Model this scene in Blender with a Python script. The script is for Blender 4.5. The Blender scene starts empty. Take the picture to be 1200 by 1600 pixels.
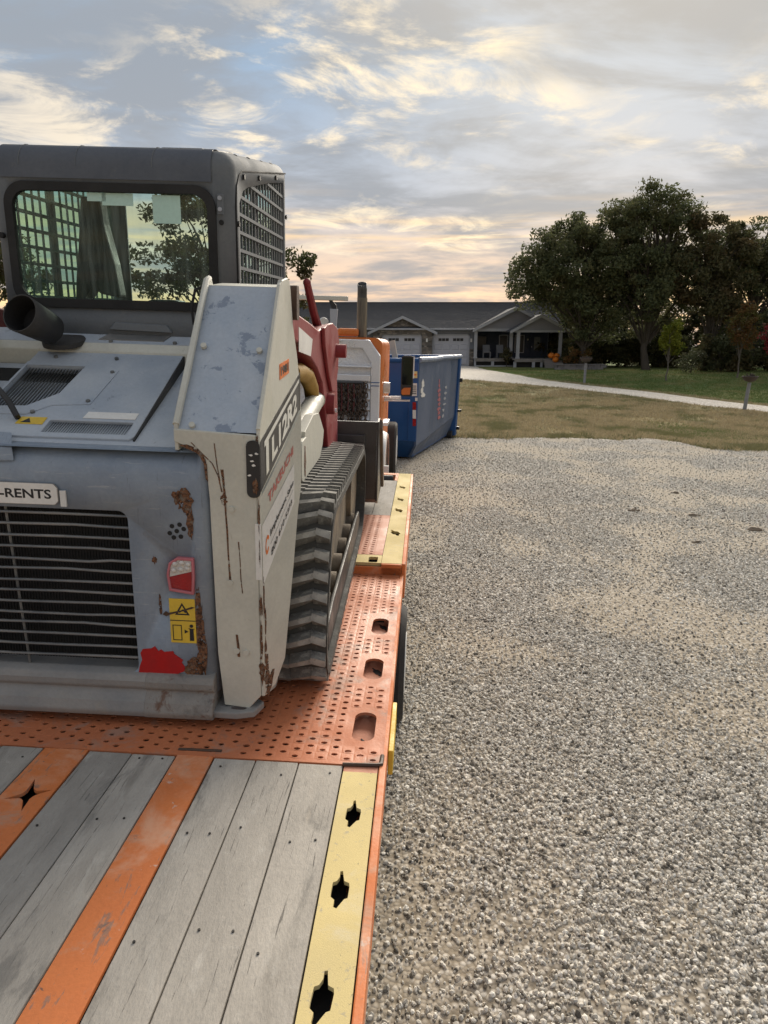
import bpy, bmesh, math, random
import numpy as np
from mathutils import Vector, Matrix, noise
from mathutils.geometry import tessellate_polygon
random.seed(7); RNG = np.random.default_rng(7)
R = math.radians
sc = bpy.context.scene
COL = sc.collection

# ------------------------------------------------------------------ camera, sky, sun, exposure
CAM_H = 2.3
cam_d = bpy.data.cameras.new('camera')
cam_d.sensor_fit = 'HORIZONTAL'; cam_d.sensor_width = 36; cam_d.lens = 32.4
cam_d.clip_start = 0.05; cam_d.clip_end = 3000
cam = bpy.data.objects.new('camera', cam_d); COL.objects.link(cam)
cam.location = (0, 0, CAM_H); cam.rotation_euler = (R(90 - 13.536), 0, 0)
sc.camera = cam
sc.render.resolution_x = 768; sc.render.resolution_y = 1024

SUN_EL, SUN_AZ = R(29), R(17)
sun_d = bpy.data.lights.new('sun', 'SUN'); sun_d.energy = 1.5; sun_d.angle = R(32); sun_d.color = (1, .9, .76)
sun = bpy.data.objects.new('sun', sun_d); COL.objects.link(sun)
sdir = Vector((math.sin(SUN_AZ)*math.cos(SUN_EL), math.cos(SUN_AZ)*math.cos(SUN_EL), math.sin(SUN_EL)))
sun.rotation_euler = sdir.to_track_quat('Z', 'Y').to_euler()

vs = sc.view_settings
vs.view_transform = 'Standard'; vs.look = 'None'; vs.gamma = 1; vs.use_curve_mapping = False
vs.exposure = 1.76


class Gr:
    """small node-graph helper"""
    def __init__(s, nt): s.nt = nt; nt.nodes.clear()
    def n(s, typ, ins=None, **kw):
        nd = s.nt.nodes.new(typ)
        for k, v in kw.items(): setattr(nd, k, v)
        for k, v in (ins or {}).items():
            sk = nd.inputs[k]
            if hasattr(v, 'is_linked'): s.nt.links.new(v, sk)
            else:
                try: sk.default_value = v
                except Exception: sk.default_value = (*v, 1)
        return nd
    def noise(s, vec, scale, detail=4, rough=.55, dist=0):
        return s.n('ShaderNodeTexNoise', {'Vector': vec, 'Scale': scale, 'Detail': detail, 'Roughness': rough, 'Distortion': dist}).outputs['Fac']
    def ramp(s, fac, lo, hi, a=0., b=1., smooth=True):
        return s.n('ShaderNodeMapRange', {0: fac, 1: lo, 2: hi, 3: a, 4: b}, interpolation_type='SMOOTHSTEP' if smooth else 'LINEAR').outputs[0]
    def mix(s, fac, a, b, mode='MIX'):
        nd = s.nt.nodes.new('ShaderNodeMix'); nd.data_type = 'RGBA'; nd.blend_type = mode
        for i, v in ((0, fac), (6, a), (7, b)):
            if hasattr(v, 'is_linked'): s.nt.links.new(v, nd.inputs[i])
            else: nd.inputs[i].default_value = v if i == 0 else (*v[:3], 1)
        return nd.outputs[2]
    def math(s, op, a, b=0.):
        nd = s.nt.nodes.new('ShaderNodeMath'); nd.operation = op
        for i, v in ((0, a), (1, b)):
            if hasattr(v, 'is_linked'): s.nt.links.new(v, nd.inputs[i])
            else: nd.inputs[i].default_value = v
        return nd.outputs[0]
    def out(s, sh): s.n('ShaderNodeOutputMaterial', {'Surface': sh})


def make_world():
    w = bpy.data.worlds.new('World'); sc.world = w; w.use_nodes = True
    g = Gr(w.node_tree)
    K, SKY = 0.1, 0.42
    sky = g.n('ShaderNodeTexSky', sky_type='NISHITA', sun_disc=False, sun_elevation=SUN_EL, sun_rotation=SUN_AZ, air_density=1.2, dust_density=1.5)
    tc = g.n('ShaderNodeTexCoord').outputs['Generated']
    sx = g.n('ShaderNodeSeparateXYZ', {0: tc})
    X, Y, Z = sx.outputs[0], sx.outputs[1], sx.outputs[2]
    zc = g.math('MAXIMUM', Z, 0.0)
    den = g.math('ADD', zc, 0.13)
    u, v = g.math('DIVIDE', X, den), g.math('DIVIDE', Y, den)
    pv = g.n('ShaderNodeCombineXYZ', {0: u, 1: v, 2: 0.0}).outputs[0]
    # sky colour by height; unseen overhead part brightened grey to light shaded faces
    cr = g.n('ShaderNodeValToRGB', {0: zc})
    el = cr.color_ramp.elements
    el[0].position = 0.0; el[0].color = (.80, .50, .33, 1)
    el[1].position = .9; el[1].color = (.52, .53, .55, 1)
    for p_, c_ in ((.055, (.84, .55, .35)), (.12, (.64, .49, .385)), (.19, (.38, .41, .47)), (.34, (.24, .345, .475)), (.50, (.38, .43, .51))):
        e = el.new(p_); e.color = (*c_, 1)
    base = cr.outputs[0]
    base = g.mix(0.12, base, g.n('ShaderNodeMixRGB', {'Fac': 1.0, 'Color1': sky.outputs[0], 'Color2': (K*.6, K*.6, K*.6, 1)}, blend_type='MULTIPLY').outputs[0])
    # grey cloud sheets
    mp = g.n('ShaderNodeMapping', {'Vector': pv, 'Location': (3.1, 1.7, 0), 'Rotation': (0, 0, R(-14)), 'Scale': (.75, 1.15, 1)}).outputs[0]
    n1 = g.noise(mp, 1.1, 9, .60, .5)
    n1b = g.noise(mp, 3.0, 8, .6, .4)
    grey = g.ramp(g.math('ADD', g.math('MULTIPLY', n1, .62), g.math('MULTIPLY', n1b, .38)), .40, .58)
    col = g.mix(g.math('MULTIPLY', grey, .80), base, (.262, .275, .295))
    # bright ragged rims, warm towards the sun
    mp2 = g.n('ShaderNodeMapping', {'Vector': pv, 'Location': (.4, 5.2, 2), 'Rotation': (0, 0, R(-18)), 'Scale': (.9, 1.05, 1)}).outputs[0]
    n2 = g.noise(mp2, 2.9, 11, .64, .5)
    n3 = g.noise(mp, 1.0, 3, .5, .2)
    dot = g.n('ShaderNodeVectorMath', {0: tc, 1: tuple(sdir)}, operation='DOT_PRODUCT').outputs['Value']
    near = g.ramp(dot, .45, 1.0)
    bright = g.math('MULTIPLY', g.ramp(n2, .49, .68), g.ramp(n3, .40, .60))
    bright = g.math('MULTIPLY', bright, g.math('ADD', g.math('MULTIPLY', near, .55), .36))
    warm = g.mix(near, (.66, .62, .57), (.96, .79, .54))
    col = g.mix(bright, col, warm)
    glow = g.math('MULTIPLY', g.ramp(dot, .90, 1.0), .20)
    col = g.mix(glow, col, (.95, .76, .48))
    # peach streaks low down
    mp3 = g.n('ShaderNodeMapping', {'Vector': tc, 'Scale': (1.6, 1.6, 26)}).outputs[0]
    st = g.math('MULTIPLY', g.ramp(g.noise(mp3, 1.6, 6, .55), .45, .62), g.math('MULTIPLY', g.ramp(zc, .01, .05), g.ramp(zc, .22, .09)))
    col = g.mix(g.math('MULTIPLY', st, .80), col, (1.0, .68, .33))
    vm = g.n('ShaderNodeVectorMath', {0: col, 1: (SKY/K, SKY/K, SKY/K)}, operation='MULTIPLY').outputs[0]
    bg = g.n('ShaderNodeBackground', {'Color': vm, 'Strength': K})
    g.n('ShaderNodeOutputWorld', {'Surface': bg.outputs[0]})
make_world()

# ------------------------------------------------------------------ frames
def frame(X, Y, Z, hgt):
    X, Y, Z = Vector(X), Vector(Y), Vector(Z)
    o = Vector((0, 0, CAM_H)) - Z * hgt
    m = Matrix((X, Y, Z)).transposed().to_4x4(); m.translation = o
    return m
F_DECK = frame((.99802, -.0566, -.02744), (.05662, .9984, 0.), (.02739, -.00155, .99962), 1.42)
F_LOAD = frame((.99875, -.03859, -.0318), (.04, .99819, .04494), (.03001, -.04615, .99848), 1.53692)
F_WORLD = Matrix.Identity(4)


def smooth(a, b, t):
    t = min(1, max(0, (t-a)/(b-a))); return t*t*(3-2*t)
def tz(x, y):
    return -.027*max(-15, min(15, x))*(1-smooth(16, 45, y)) + .85*smooth(16, 54, y)

# ------------------------------------------------------------------ mesh builder
class MB:
    def __init__(s): s.v = []; s.f = []; s.sm = set()
    def add(s, vs, fs, sm=False):
        o = len(s.v); s.v += [tuple(q) for q in vs]
        if sm: s.sm.update(range(len(s.f), len(s.f)+len(fs)))
        s.f += [tuple(i+o for i in f) for f in fs]; return s
    def box(s, x0, x1, y0, y1, z0, z1):
        return s.add([(x, y, z) for x in (x0, x1) for y in (y0, y1) for z in (z0, z1)],
                     [(0, 1, 3, 2), (4, 6, 7, 5), (0, 4, 5, 1), (2, 3, 7, 6), (0, 2, 6, 4), (1, 5, 7, 3)])
    def hexa(s, bot, top):
        n = len(bot)
        return s.add(list(bot)+list(top), [tuple(range(n))[::-1], tuple(range(n, 2*n))] + [(i, (i+1) % n, (i+1) % n+n, i+n) for i in range(n)])
    def prism(s, poly, ax, a, b, holes=()):
        """poly in the two other axes (kept in x,y,z order), extruded along ax from a to b"""
        loops = [list(poly)] + [list(h) for h in holes]
        flat = [q for l in loops for q in l]
        def P(q, w):
            return ((w, q[0], q[1]), (q[0], w, q[1]), (q[0], q[1], w))[ax]
        tris = tessellate_polygon([[Vector((q[0], q[1], 0)) for q in l] for l in loops])
        n = len(flat)
        fs = []
        for t in tris: fs.append(tuple(t)); fs.append(tuple(i+n for i in t[::-1]))
        k = 0
        for l in loops:
            m = len(l)
            for i in range(m):
                j = (i+1) % m
                fs.append((k+i, k+j, k+j+n, k+i+n))
            k += m
        return s.add([P(q, a) for q in flat]+[P(q, b) for q in flat], fs)
    def pipe(s, pts, r, n=10, caps=True, closed=False):
        pts = [Vector(p) for p in pts]; rs = r if isinstance(r, (list, tuple)) else [r]*len(pts)
        vs, fs = [], []
        ref = None
        N = len(pts)
        for i, p in enumerate(pts):
            if closed: t = pts[(i+1) % N]-pts[i-1]
            else: t = pts[min(i+1, N-1)]-pts[max(i-1, 0)]
            t.normalize()
            if ref is None: ref = t.orthogonal().normalized()
            ref = (ref - t*ref.dot(t)); ref = ref.normalized() if ref.length > 1e-6 else t.orthogonal().normalized()
            b = t.cross(ref)
            for k in range(n):
                a = 2*math.pi*k/n
                vs.append(p + (ref*math.cos(a)+b*math.sin(a))*rs[i])
        for i in range(N if closed else N-1):
            j = (i+1) % N
            for k in range(n):
                l = (k+1) % n
                fs.append((i*n+k, i*n+l, j*n+l, j*n+k))
        if caps and not closed:
            fs.append(tuple(range(n))[::-1]); fs.append(tuple((N-1)*n+k for k in range(n)))
        return s.add(vs, fs, True)
    def disc(s, c, axis, r, d, n=16):
        c = Vector(c); a = Vector(axis).normalized()
        return s.pipe([c, c+a*d], r, n)
    def grid(s, rows, sm=True):
        m = len(rows[0]); vs = [q for r_ in rows for q in r_]
        return s.add(vs, [(i*m+j, i*m+j+1, (i+1)*m+j+1, (i+1)*m+j) for i in range(len(rows)-1) for j in range(m-1)], sm)
    def ball(s, c, r, sq=(1, 1, 1), n=10, m=7):
        rows = []
        for i in range(m+1):
            th = math.pi*i/m
            rows.append([(c[0]+r*sq[0]*math.sin(th)*math.cos(2*math.pi*j/n), c[1]+r*sq[1]*math.sin(th)*math.sin(2*math.pi*j/n), c[2]+r*sq[2]*math.cos(th)) for j in range(n+1)])
        return s.grid(rows)
    def mesh(s, name, mats, off=(0, 0, 0), fix=True):
        me = bpy.data.meshes.new(name)
        o = off
        me.from_pydata([(x-o[0], y-o[1], z-o[2]) for x, y, z in s.v], [], s.f)
        if fix:
            bm = bmesh.new(); bm.from_mesh(me); bmesh.ops.recalc_face_normals(bm, faces=bm.faces); bm.to_mesh(me); bm.free()
        if s.sm:
            fl = np.zeros(len(me.polygons), bool); fl[list(s.sm)] = True
            me.polygons.foreach_set('use_smooth', fl)
            me.set_sharp_from_angle(angle=R(40))
        for m in (mats if isinstance(mats, (list, tuple)) else [mats]):
            if m: me.materials.append(m)
        return me

class T:
    """a top-level thing: an Empty at its base, in a frame"""
    def __init__(s, name, label, cat, base=(0, 0, 0), fr=F_WORLD, group=None, rz=0):
        s.b = Vector(base); s.rz = rz
        s.o = bpy.data.objects.new(name, None); COL.objects.link(s.o)
        s.o.empty_display_size = .1
        s.o.matrix_world = fr @ Matrix.Translation(s.b) @ Matrix.Rotation(rz, 4, 'Z')
        s.o['label'] = label; s.o['category'] = cat
        if group: s.o['group'] = group
    def part(s, name, mb, m, parent=None, bev=0, seg=2, label=None, kind=None, solid=0, local=False, fix=True):
        ob = bpy.data.objects.new(name, mb.mesh(name, m, (0, 0, 0) if local else s.b, fix)); COL.objects.link(ob)
        ob.parent = parent or s.o
        if label: ob['label'] = label
        if kind: ob['kind'] = kind
        if solid:
            md = ob.modifiers.new('solid', 'SOLIDIFY'); md.thickness = solid; md.offset = -1
        if bev:
            md = ob.modifiers.new('bevel', 'BEVEL'); md.width = bev; md.segments = seg; md.limit_method = 'ANGLE'; md.angle_limit = R(35)
            md.harden_normals = False
        return ob
    def piece(s, name, me, mat4, parent=None):
        ob = bpy.data.objects.new(name, me); COL.objects.link(ob); ob.parent = parent or s.o; ob.matrix_local = mat4
        return ob
def single(name, mb, m, label, cat, base=(0, 0, 0), fr=F_WORLD, group=None, kind=None, bev=0):
    ob = bpy.data.objects.new(name, mb.mesh(name, m, base)); COL.objects.link(ob)
    ob.matrix_world = fr @ Matrix.Translation(Vector(base))
    if label: ob['label'] = label
    if cat: ob['category'] = cat
    if group: ob['group'] = group
    if kind: ob['kind'] = kind
    if bev:
        md = ob.modifiers.new('bevel', 'BEVEL'); md.width = bev; md.segments = 2; md.limit_method = 'ANGLE'; md.angle_limit = R(35)
    return ob

def rrect(a0, a1, b0, b1, r, n=5):
    out = []
    for cx, cy, s0 in ((a1-r, b1-r, 0), (a0+r, b1-r, 90), (a0+r, b0+r, 180), (a1-r, b0+r, 270)):
        for k in range(n+1):
            a = R(s0+90*k/n); out.append((cx+r*math.cos(a), cy+r*math.sin(a)))
    return out
def ell(cx, cy, rx, ry, n=12): return [(cx+rx*math.cos(2*math.pi*k/n), cy+ry*math.sin(2*math.pi*k/n)) for k in range(n)]

def text_polys(txt, size=1, offset=0, font_shear=0):
    cu = bpy.data.curves.new('txt', 'FONT'); cu.body = txt; cu.size = size; cu.offset = offset; cu.shear = font_shear; cu.resolution_u = 3
    ob = bpy.data.objects.new('txt', cu); COL.objects.link(ob)
    dg = bpy.context.evaluated_depsgraph_get(); dg.update()
    me = bpy.data.meshes.new_from_object(ob.evaluated_get(dg))
    vs = [tuple(v.co) for v in me.vertices]; fs = [tuple(p.vertices) for p in me.polygons]
    bpy.data.objects.remove(ob); bpy.data.curves.remove(cu); bpy.data.meshes.remove(me)
    xs = [v[0] for v in vs]; ys = [v[1] for v in vs]
    return [((v[0]-min(xs))/(max(xs)-min(xs)), (v[1]-min(ys))/(max(ys)-min(ys))) for v in vs], fs
def text_mb(txt, fn, offset=.0):
    """fn maps the text's unit box (u right, v up) to 3-D"""
    uv, fs = text_polys(txt, 1, offset)
    return MB().add([fn(u, v) for u, v in uv], fs)

# ------------------------------------------------------------------ materials
MATS = {}
def surf(name, base, alt=None, alt_scale=3, alt_amt=.6, spots=(), rough=.6, rvar=.15, metal=0., bump=.15, bscale=80, stretch=(1, 1, 1), rnd=0., spec=.4, coat=0):
    m = bpy.data.materials.new(name); m.use_nodes = True; g = Gr(m.node_tree)
    tc = g.n('ShaderNodeTexCoord').outputs['Object']
    vec = g.n('ShaderNodeMapping', {'Vector': tc, 'Scale': stretch}).outputs[0]
    col = g.mix(0., base, base)
    n0 = g.noise(vec, alt_scale, 6, .6, .3)
    if alt: col = g.mix(g.ramp(n0, .5-alt_amt*.35, .5+alt_amt*.35), base, alt)
    fine = g.noise(vec, bscale, 4, .6)
    col = g.mix(.35, col, g.mix(fine, (.55, .55, .55), (1.25, 1.25, 1.25)), 'MULTIPLY')
    if rnd:
        ri = g.n('ShaderNodeObjectInfo').outputs['Random']
        col = g.mix(rnd, col, g.mix(ri, (.4, .4, .42), (1.4, 1.35, 1.3)), 'MULTIPLY')
    rgh = g.ramp(n0, .3, .7, rough-rvar, rough+rvar)
    for i, sp_ in enumerate(spots):
        c, s_, th, so, am = sp_[:5]
        v2 = g.n('ShaderNodeMapping', {'Vector': tc, 'Location': (3.7*i+1.3, 1.1*i, 2.3*i), 'Scale': sp_[5] if len(sp_) > 5 else stretch}).outputs[0]
        f = g.math('MULTIPLY', g.ramp(g.noise(v2, s_, 8, .68, .4), th, th+so), am)
        col = g.mix(f, col, c)
    bm = g.n('ShaderNodeBump', {'Strength': bump, 'Distance': .01, 'Height': g.math('ADD', fine, n0)})
    p = g.n('ShaderNodeBsdfPrincipled', {'Base Color': col, 'Roughness': rgh, 'Metallic': metal, 'Normal': bm.outputs[0], 'Specular IOR Level': spec})
    if coat: p.inputs['Coat Weight'].default_value = coat
    g.out(p.outputs[0]); MATS[name] = m; return m

RUST = (.11, .045, .02); DIRT = (.20, .165, .12)
m_cream = surf('cream_paint', (.58, .575, .505), (.47, .465, .41), 3.5, .8, [((.28, .25, .20), 9, .64, .08, .45, (3, 3, .7)), ((.12, .07, .04), 30, .70, .03, .7), (RUST, 7, .71, .03, .85), (DIRT, 3, .62, .2, .30), ((.62, .62, .58), 30, .68, .05, .5)], .5, bump=.08)
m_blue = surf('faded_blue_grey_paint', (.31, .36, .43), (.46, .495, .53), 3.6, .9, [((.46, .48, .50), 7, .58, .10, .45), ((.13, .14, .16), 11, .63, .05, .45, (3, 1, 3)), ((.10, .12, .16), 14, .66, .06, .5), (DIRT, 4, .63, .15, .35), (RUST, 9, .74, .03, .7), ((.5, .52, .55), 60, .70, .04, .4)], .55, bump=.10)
m_tower = surf('scuffed_blue_plate', (.31, .37, .45), (.43, .475, .53), 6, .9, [((.15, .19, .26), 12, .58, .05, .75), ((.12, .145, .19), 3.2, .62, .05, .5), ((.10, .12, .16), 40, .67, .03, .6), ((.5, .53, .56), 55, .68, .04, .4)], .6, bump=.12)
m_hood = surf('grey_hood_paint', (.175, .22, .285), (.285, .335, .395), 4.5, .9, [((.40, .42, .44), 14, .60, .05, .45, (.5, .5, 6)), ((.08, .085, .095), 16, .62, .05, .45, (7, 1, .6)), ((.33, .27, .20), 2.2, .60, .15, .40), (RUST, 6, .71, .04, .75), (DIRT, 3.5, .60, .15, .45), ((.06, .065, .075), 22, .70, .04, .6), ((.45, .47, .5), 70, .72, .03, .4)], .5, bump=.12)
m_cab = surf('dusty_grey_cab', (.112, .128, .146), (.178, .188, .195), 2.4, .9, [((.27, .255, .23), 5, .58, .2, .5), ((.07, .07, .075), 28, .66, .06, .5)], .78, .1, bump=.07, spec=.2)
m_roof = surf('dark_cab_roof', (.085, .097, .12), (.135, .148, .17), 3, .9, [((.24, .235, .22), 7, .58, .2, .4), ((.4, .4, .4), 90, .72, .02, .5)], .8, .1, bump=.06, spec=.15)
m_black = surf('black_plastic', (.018, .018, .02), (.035, .035, .035), 5, .8, [(DIRT, 9, .66, .1, .35)], .55)
m_rubber = surf('seal_rubber', (.015, .015, .015), None, rough=.7)
m_void = surf('black_and_shade', (.012, .012, .013), (.02, .02, .02), rough=.8)  # near-black for dark parts and for painted shade in cavities
m_core = surf('radiator_core', (.014, .015, .016), (.022, .022, .022), 20, .9, rough=.75, stretch=(12, 1, 1))
m_bar = surf('worn_grille_bar', (.10, .11, .12), (.30, .29, .27), 4, .9, [(RUST, 12, .70, .05, .6)], .5, metal=.3, bump=.1)
m_tread = surf('dusty_track_rubber', (.035, .035, .033), (.08, .077, .07), 5, .9, [((.30, .29, .265), 9, .56, .18, .75), ((.03, .03, .03), 18, .64, .08, .6)], .85, bump=.3, bscale=60)
m_lugside = surf('lug_side_rubber', (.085, .083, .078), (.15, .145, .134), 12, .9, [((.32, .31, .28), 18, .48, .2, .7), ((.04, .04, .04), 26, .62, .08, .5)], .92, bump=.3)
m_lug = surf('worn_lug_rubber', (.20, .195, .183), (.29, .282, .262), 9, .9, [((.40, .385, .35), 16, .44, .20, .7), ((.10, .097, .09), 24, .56, .10, .7), ((.06, .06, .058), 40, .62, .10, .4)], .92, bump=.2, rnd=.2)
m_under = surf('muddy_undercarriage', (.24, .19, .13), (.10, .085, .07), 6, .9, [((.035, .035, .035), 9, .6, .1, .7)], .8, bump=.3)
m_steel = surf('dark_worn_steel', (.05, .052, .056), (.095, .095, .097), 4, .9, [((.30, .30, .30), 24, .70, .04, .6), (RUST, 8, .66, .1, .5)], .42, metal=.45, bump=.1)
m_edge = surf('rusty_cutting_edge', (.19, .13, .09), (.10, .08, .07), 8, .9, [((.3, .28, .26), 15, .62, .1, .5)], .55, metal=.35, bump=.2)
m_red = surf('faded_red_paint', (.28, .035, .04), (.21, .03, .035), 4, .9, [((.48, .22, .20), 13, .69, .05, .6), (DIRT, 6, .66, .12, .35)], .5, bump=.06)
m_redpatch = surf('bright_red_paint', (.46, .012, .012), (.36, .01, .012), 12, .7, [((.2, .2, .22), 30, .74, .03, .6)], .45, bump=.08)
m_rust = surf('rust', RUST, (.19, .085, .04), 25, .9, [((.04, .025, .02), 40, .6, .1, .6)], .85, bump=.3)
def decal_rust():
    m = bpy.data.materials.new('flaking_rust'); m.use_nodes = True; g = Gr(m.node_tree)
    tc = g.n('ShaderNodeTexCoord').outputs['Object']
    n1 = g.noise(tc, 38, 8, .7, .5); n2 = g.noise(tc, 110, 4, .6)
    col = g.mix(g.ramp(n2, .35, .65), (.05, .025, .015), (.19, .085, .04))
    col = g.mix(g.ramp(n1, .55, .62), col, (.16, .13, .10))
    p = g.n('ShaderNodeBsdfPrincipled', {'Base Color': col, 'Roughness': .9, 'Alpha': g.ramp(n1, .40, .47), 'Normal': g.n('ShaderNodeBump', {'Strength': .4, 'Height': n2}).outputs[0]})
    g.out(p.outputs[0]); return m
m_rust = decal_rust()
m_grease = surf('brown_grease', (.05, .03, .02), (.09, .05, .03), 20, .9, rough=.6)
m_orange = surf('orange_deck_paint', (.68, .215, .07), (.60, .17, .05), 3, .9, [((.22, .17, .14), 7, .585, .05, .7, (4, .8, 1)), ((.10, .085, .075), 40, .66, .03, .8), ((.42, .30, .22), 6, .54, .14, .6), ((.15, .125, .11), 11, .62, .07, .75), ((.70, .40, .26), 3.6, .48, .2, .7), ((.62, .53, .46), 18, .64, .05, .6)], .6, bump=.14)
m_plate = surf('worn_orange_tread_plate', (.58, .195, .085), (.47, .15, .065), 4, .9, [((.25, .165, .125), 3.0, .54, .10, .6), ((.34, .235, .185), 6, .53, .14, .65), ((.13, .11, .10), 10, .62, .09, .8), ((.58, .29, .18), 5, .6, .15, .5)], .55, bump=.14)
m_salmon = surf('faded_salmon_plate', (.56, .24, .15), (.48, .19, .11), 5, .9, [((.2, .16, .14), 18, .68, .06, .6)], .6)
m_yellow = surf('yellow_grip_paint', (.70, .555, .235), (.62, .51, .265), 4, .9, [((.34, .31, .25), 34, .58, .1, .6), ((.13, .12, .10), 90, .63, .05, .7), ((.64, .58, .44), 6, .55, .2, .5)], .85, bump=.22, bscale=420)
m_bright_yellow = surf('bright_yellow', (.72, .50, .05), (.62, .42, .05), 8, .7, rough=.5)
m_bcorner = surf('dirty_bumper_corner', (.28, .262, .235), (.19, .185, .18), 5, .9, [(RUST, 9, .53, .10, .8), ((.10, .085, .07), 6, .52, .15, .7), ((.05, .05, .052), 22, .6, .08, .6)], .8, bump=.3)
m_bumper = surf('dusty_bumper', (.30, .285, .262), (.20, .205, .21), 3.5, .9, [((.30, .27, .225), 5, .55, .2, .6), (RUST, 11, .70, .05, .7), ((.06, .06, .065), 26, .68, .05, .5)], .75, bump=.2)
m_exh = surf('sooty_exhaust', (.035, .034, .034), (.06, .058, .055), 9, .8, [((.11, .06, .035), 12, .62, .1, .6)], .75)
m_mustard = surf('mustard_guard', (.42, .25, .045), (.34, .20, .05), 9, .9, [((.08, .06, .04), 14, .62, .08, .6)], .65)
m_wood = surf('weathered_plank', (.315, .29, .255), (.45, .418, .37), 5, .9, [((.10, .092, .082), 5, .61, .03, .75, (26, .9, 5)), ((.53, .50, .45), 9, .60, .08, .30, (1.2, 3.5, 5)), ((.15, .135, .115), 1.1, .56, .12, .6), ((.17, .16, .145), 3.4, .55, .14, .7), ((.54, .515, .465), 6.0, .56, .14, .4), ((.42, .35, .27), 2.4, .62, .12, .35), ((.08, .072, .065), 22, .69, .03, .7)], .9, bump=.35, bscale=70, stretch=(2.6, .8, 5), rnd=.28)
m_nail = surf('nail_head', (.03, .028, .026), rough=.6)
m_alu = surf('polished_aluminium', (.74, .75, .77), (.62, .63, .66), 3, .8, rough=.38, metal=.45, bump=.05)
m_diamond = surf('diamond_plate', (.72, .73, .75), (.60, .61, .64), 5, .8, rough=.4, metal=.45, bump=.8, bscale=45)
m_torange = surf('truck_orange', (.60, .17, .035), (.52, .14, .03), 3, .7, rough=.35, bump=.03)
m_chain = surf('chain_steel', (.05, .045, .042), (.12, .08, .06), 20, .9, rough=.5, metal=.6)
m_white = surf('white_paint', (.72, .72, .70), (.60, .60, .58), 5, .8, [(DIRT, 8, .66, .12, .4)], .5)
m_paper = surf('white_sticker', (.74, .73, .70), (.66, .65, .62), 7, .8, [((.45, .42, .38), 30, .70, .06, .5)], .55, bump=.03)
m_ink = surf('black_ink', (.02, .02, .022), rough=.6)
m_greyband = surf('dark_grey_decal', (.032, .032, .034), (.048, .048, .048), 6, .8, [((.4, .4, .38), 45, .72, .03, .5)], .5, bump=.03)
m_letter = surf('pale_decal_letters', (.68, .68, .63), (.60, .60, .56), 8, .8, rough=.5)
m_redink = surf('red_decal_letters', (.56, .10, .09), (.50, .22, .19), 30, .9, rough=.5)
m_orangesticker = surf('orange_decal', (.72, .17, .03), (.66, .2, .06), 30, .8, rough=.5)
m_lens_r = surf('red_lens', (.34, .015, .02), (.28, .02, .025), 30, .8, rough=.2, coat=.6)
m_lens_w = surf('clear_lens', (.62, .60, .56), (.52, .5, .47), 40, .8, rough=.2, coat=.6)
m_pinkrim = surf('pink_lamp_rim', (.50, .16, .19), (.42, .13, .15), 20, .8, rough=.45)
m_dblue = surf('dumpster_blue', (.012, .065, .20), (.018, .085, .25), 1.5, .9, [((.05, .11, .22), 5, .62, .15, .4), ((.06, .05, .045), 13, .70, .04, .6)], .45, bump=.06)
m_dside = surf('scuffed_dumpster_side', (.05, .09, .175), (.11, .14, .205), 1.6, .9, [((.20, .21, .235), 3, .57, .2, .5), ((.02, .06, .16), 6, .62, .12, .6)], .5, stretch=(1, 1, .35), bump=.1)
m_rim = surf('worn_dumpster_rim', (.25, .30, .38), (.10, .15, .26), 3, .9, [((.55, .55, .55), 9, .62, .1, .5)], .5)
m_siding = surf('blue_grey_siding', (.17, .19, .23), (.20, .22, .26), 1.5, .7, rough=.7, bump=.05)
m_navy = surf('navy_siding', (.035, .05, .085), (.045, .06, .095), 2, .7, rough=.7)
m_gable = surf('grey_gable_siding', (.20, .21, .24), (.235, .24, .27), 1.5, .7, rough=.7)
m_trim = surf('pale_trim', (.36, .38, .42), (.32, .34, .38), 2, .7, rough=.55)
m_gdoor = surf('white_garage_door', (.42, .44, .50), (.38, .40, .46), 2, .6, rough=.5)
m_shingle = surf('dark_shingles', (.045, .048, .056), (.075, .077, .085), 5, .9, [((.11, .11, .12), 14, .56, .12, .6)], .9, bump=.5, bscale=18, stretch=(1, 1, 4))
m_deckwood = surf('grey_porch_boards', (.25, .235, .225), (.2, .19, .18), 3, .8, rough=.8)
m_dglass = surf('dark_window_glass', (.02, .024, .03), rough=.3, rvar=.02, spec=.3)
m_pumpkin = surf('pumpkin_skin', (.72, .22, .02), (.60, .17, .02), 6, .8, rough=.45)
m_bark = surf('dark_bark', (.05, .042, .034), (.085, .072, .06), 4, .9, rough=.9, bump=.6, bscale=20, stretch=(1, 1, .3))
m_post = surf('weathered_grey_post', (.26, .27, .28), (.20, .20, .21), 6, .8, rough=.8)
m_bowl = surf('dark_brown_bowl', (.055, .045, .04), (.09, .07, .06), 6, .8, rough=.8)
m_block = surf('grey_wall_block', (.16, .155, .16), (.22, .21, .21), 5, .8, rough=.85, bump=.3, rnd=.4)
m_tyre = surf('tyre_rubber', (.02, .02, .021), (.045, .042, .04), 6, .8, [(DIRT, 7, .62, .1, .4)], .85)
m_board = surf('pale_board', (.50, .45, .38), (.4, .36, .3), 4, .8, rough=.8)
m_clod = surf('dark_clod', (.17, .135, .10), (.25, .20, .145), 8, .8, rough=.95, bump=.4)
m_chair = surf('grey_chair', (.17, .18, .20), rough=.6)

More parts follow.
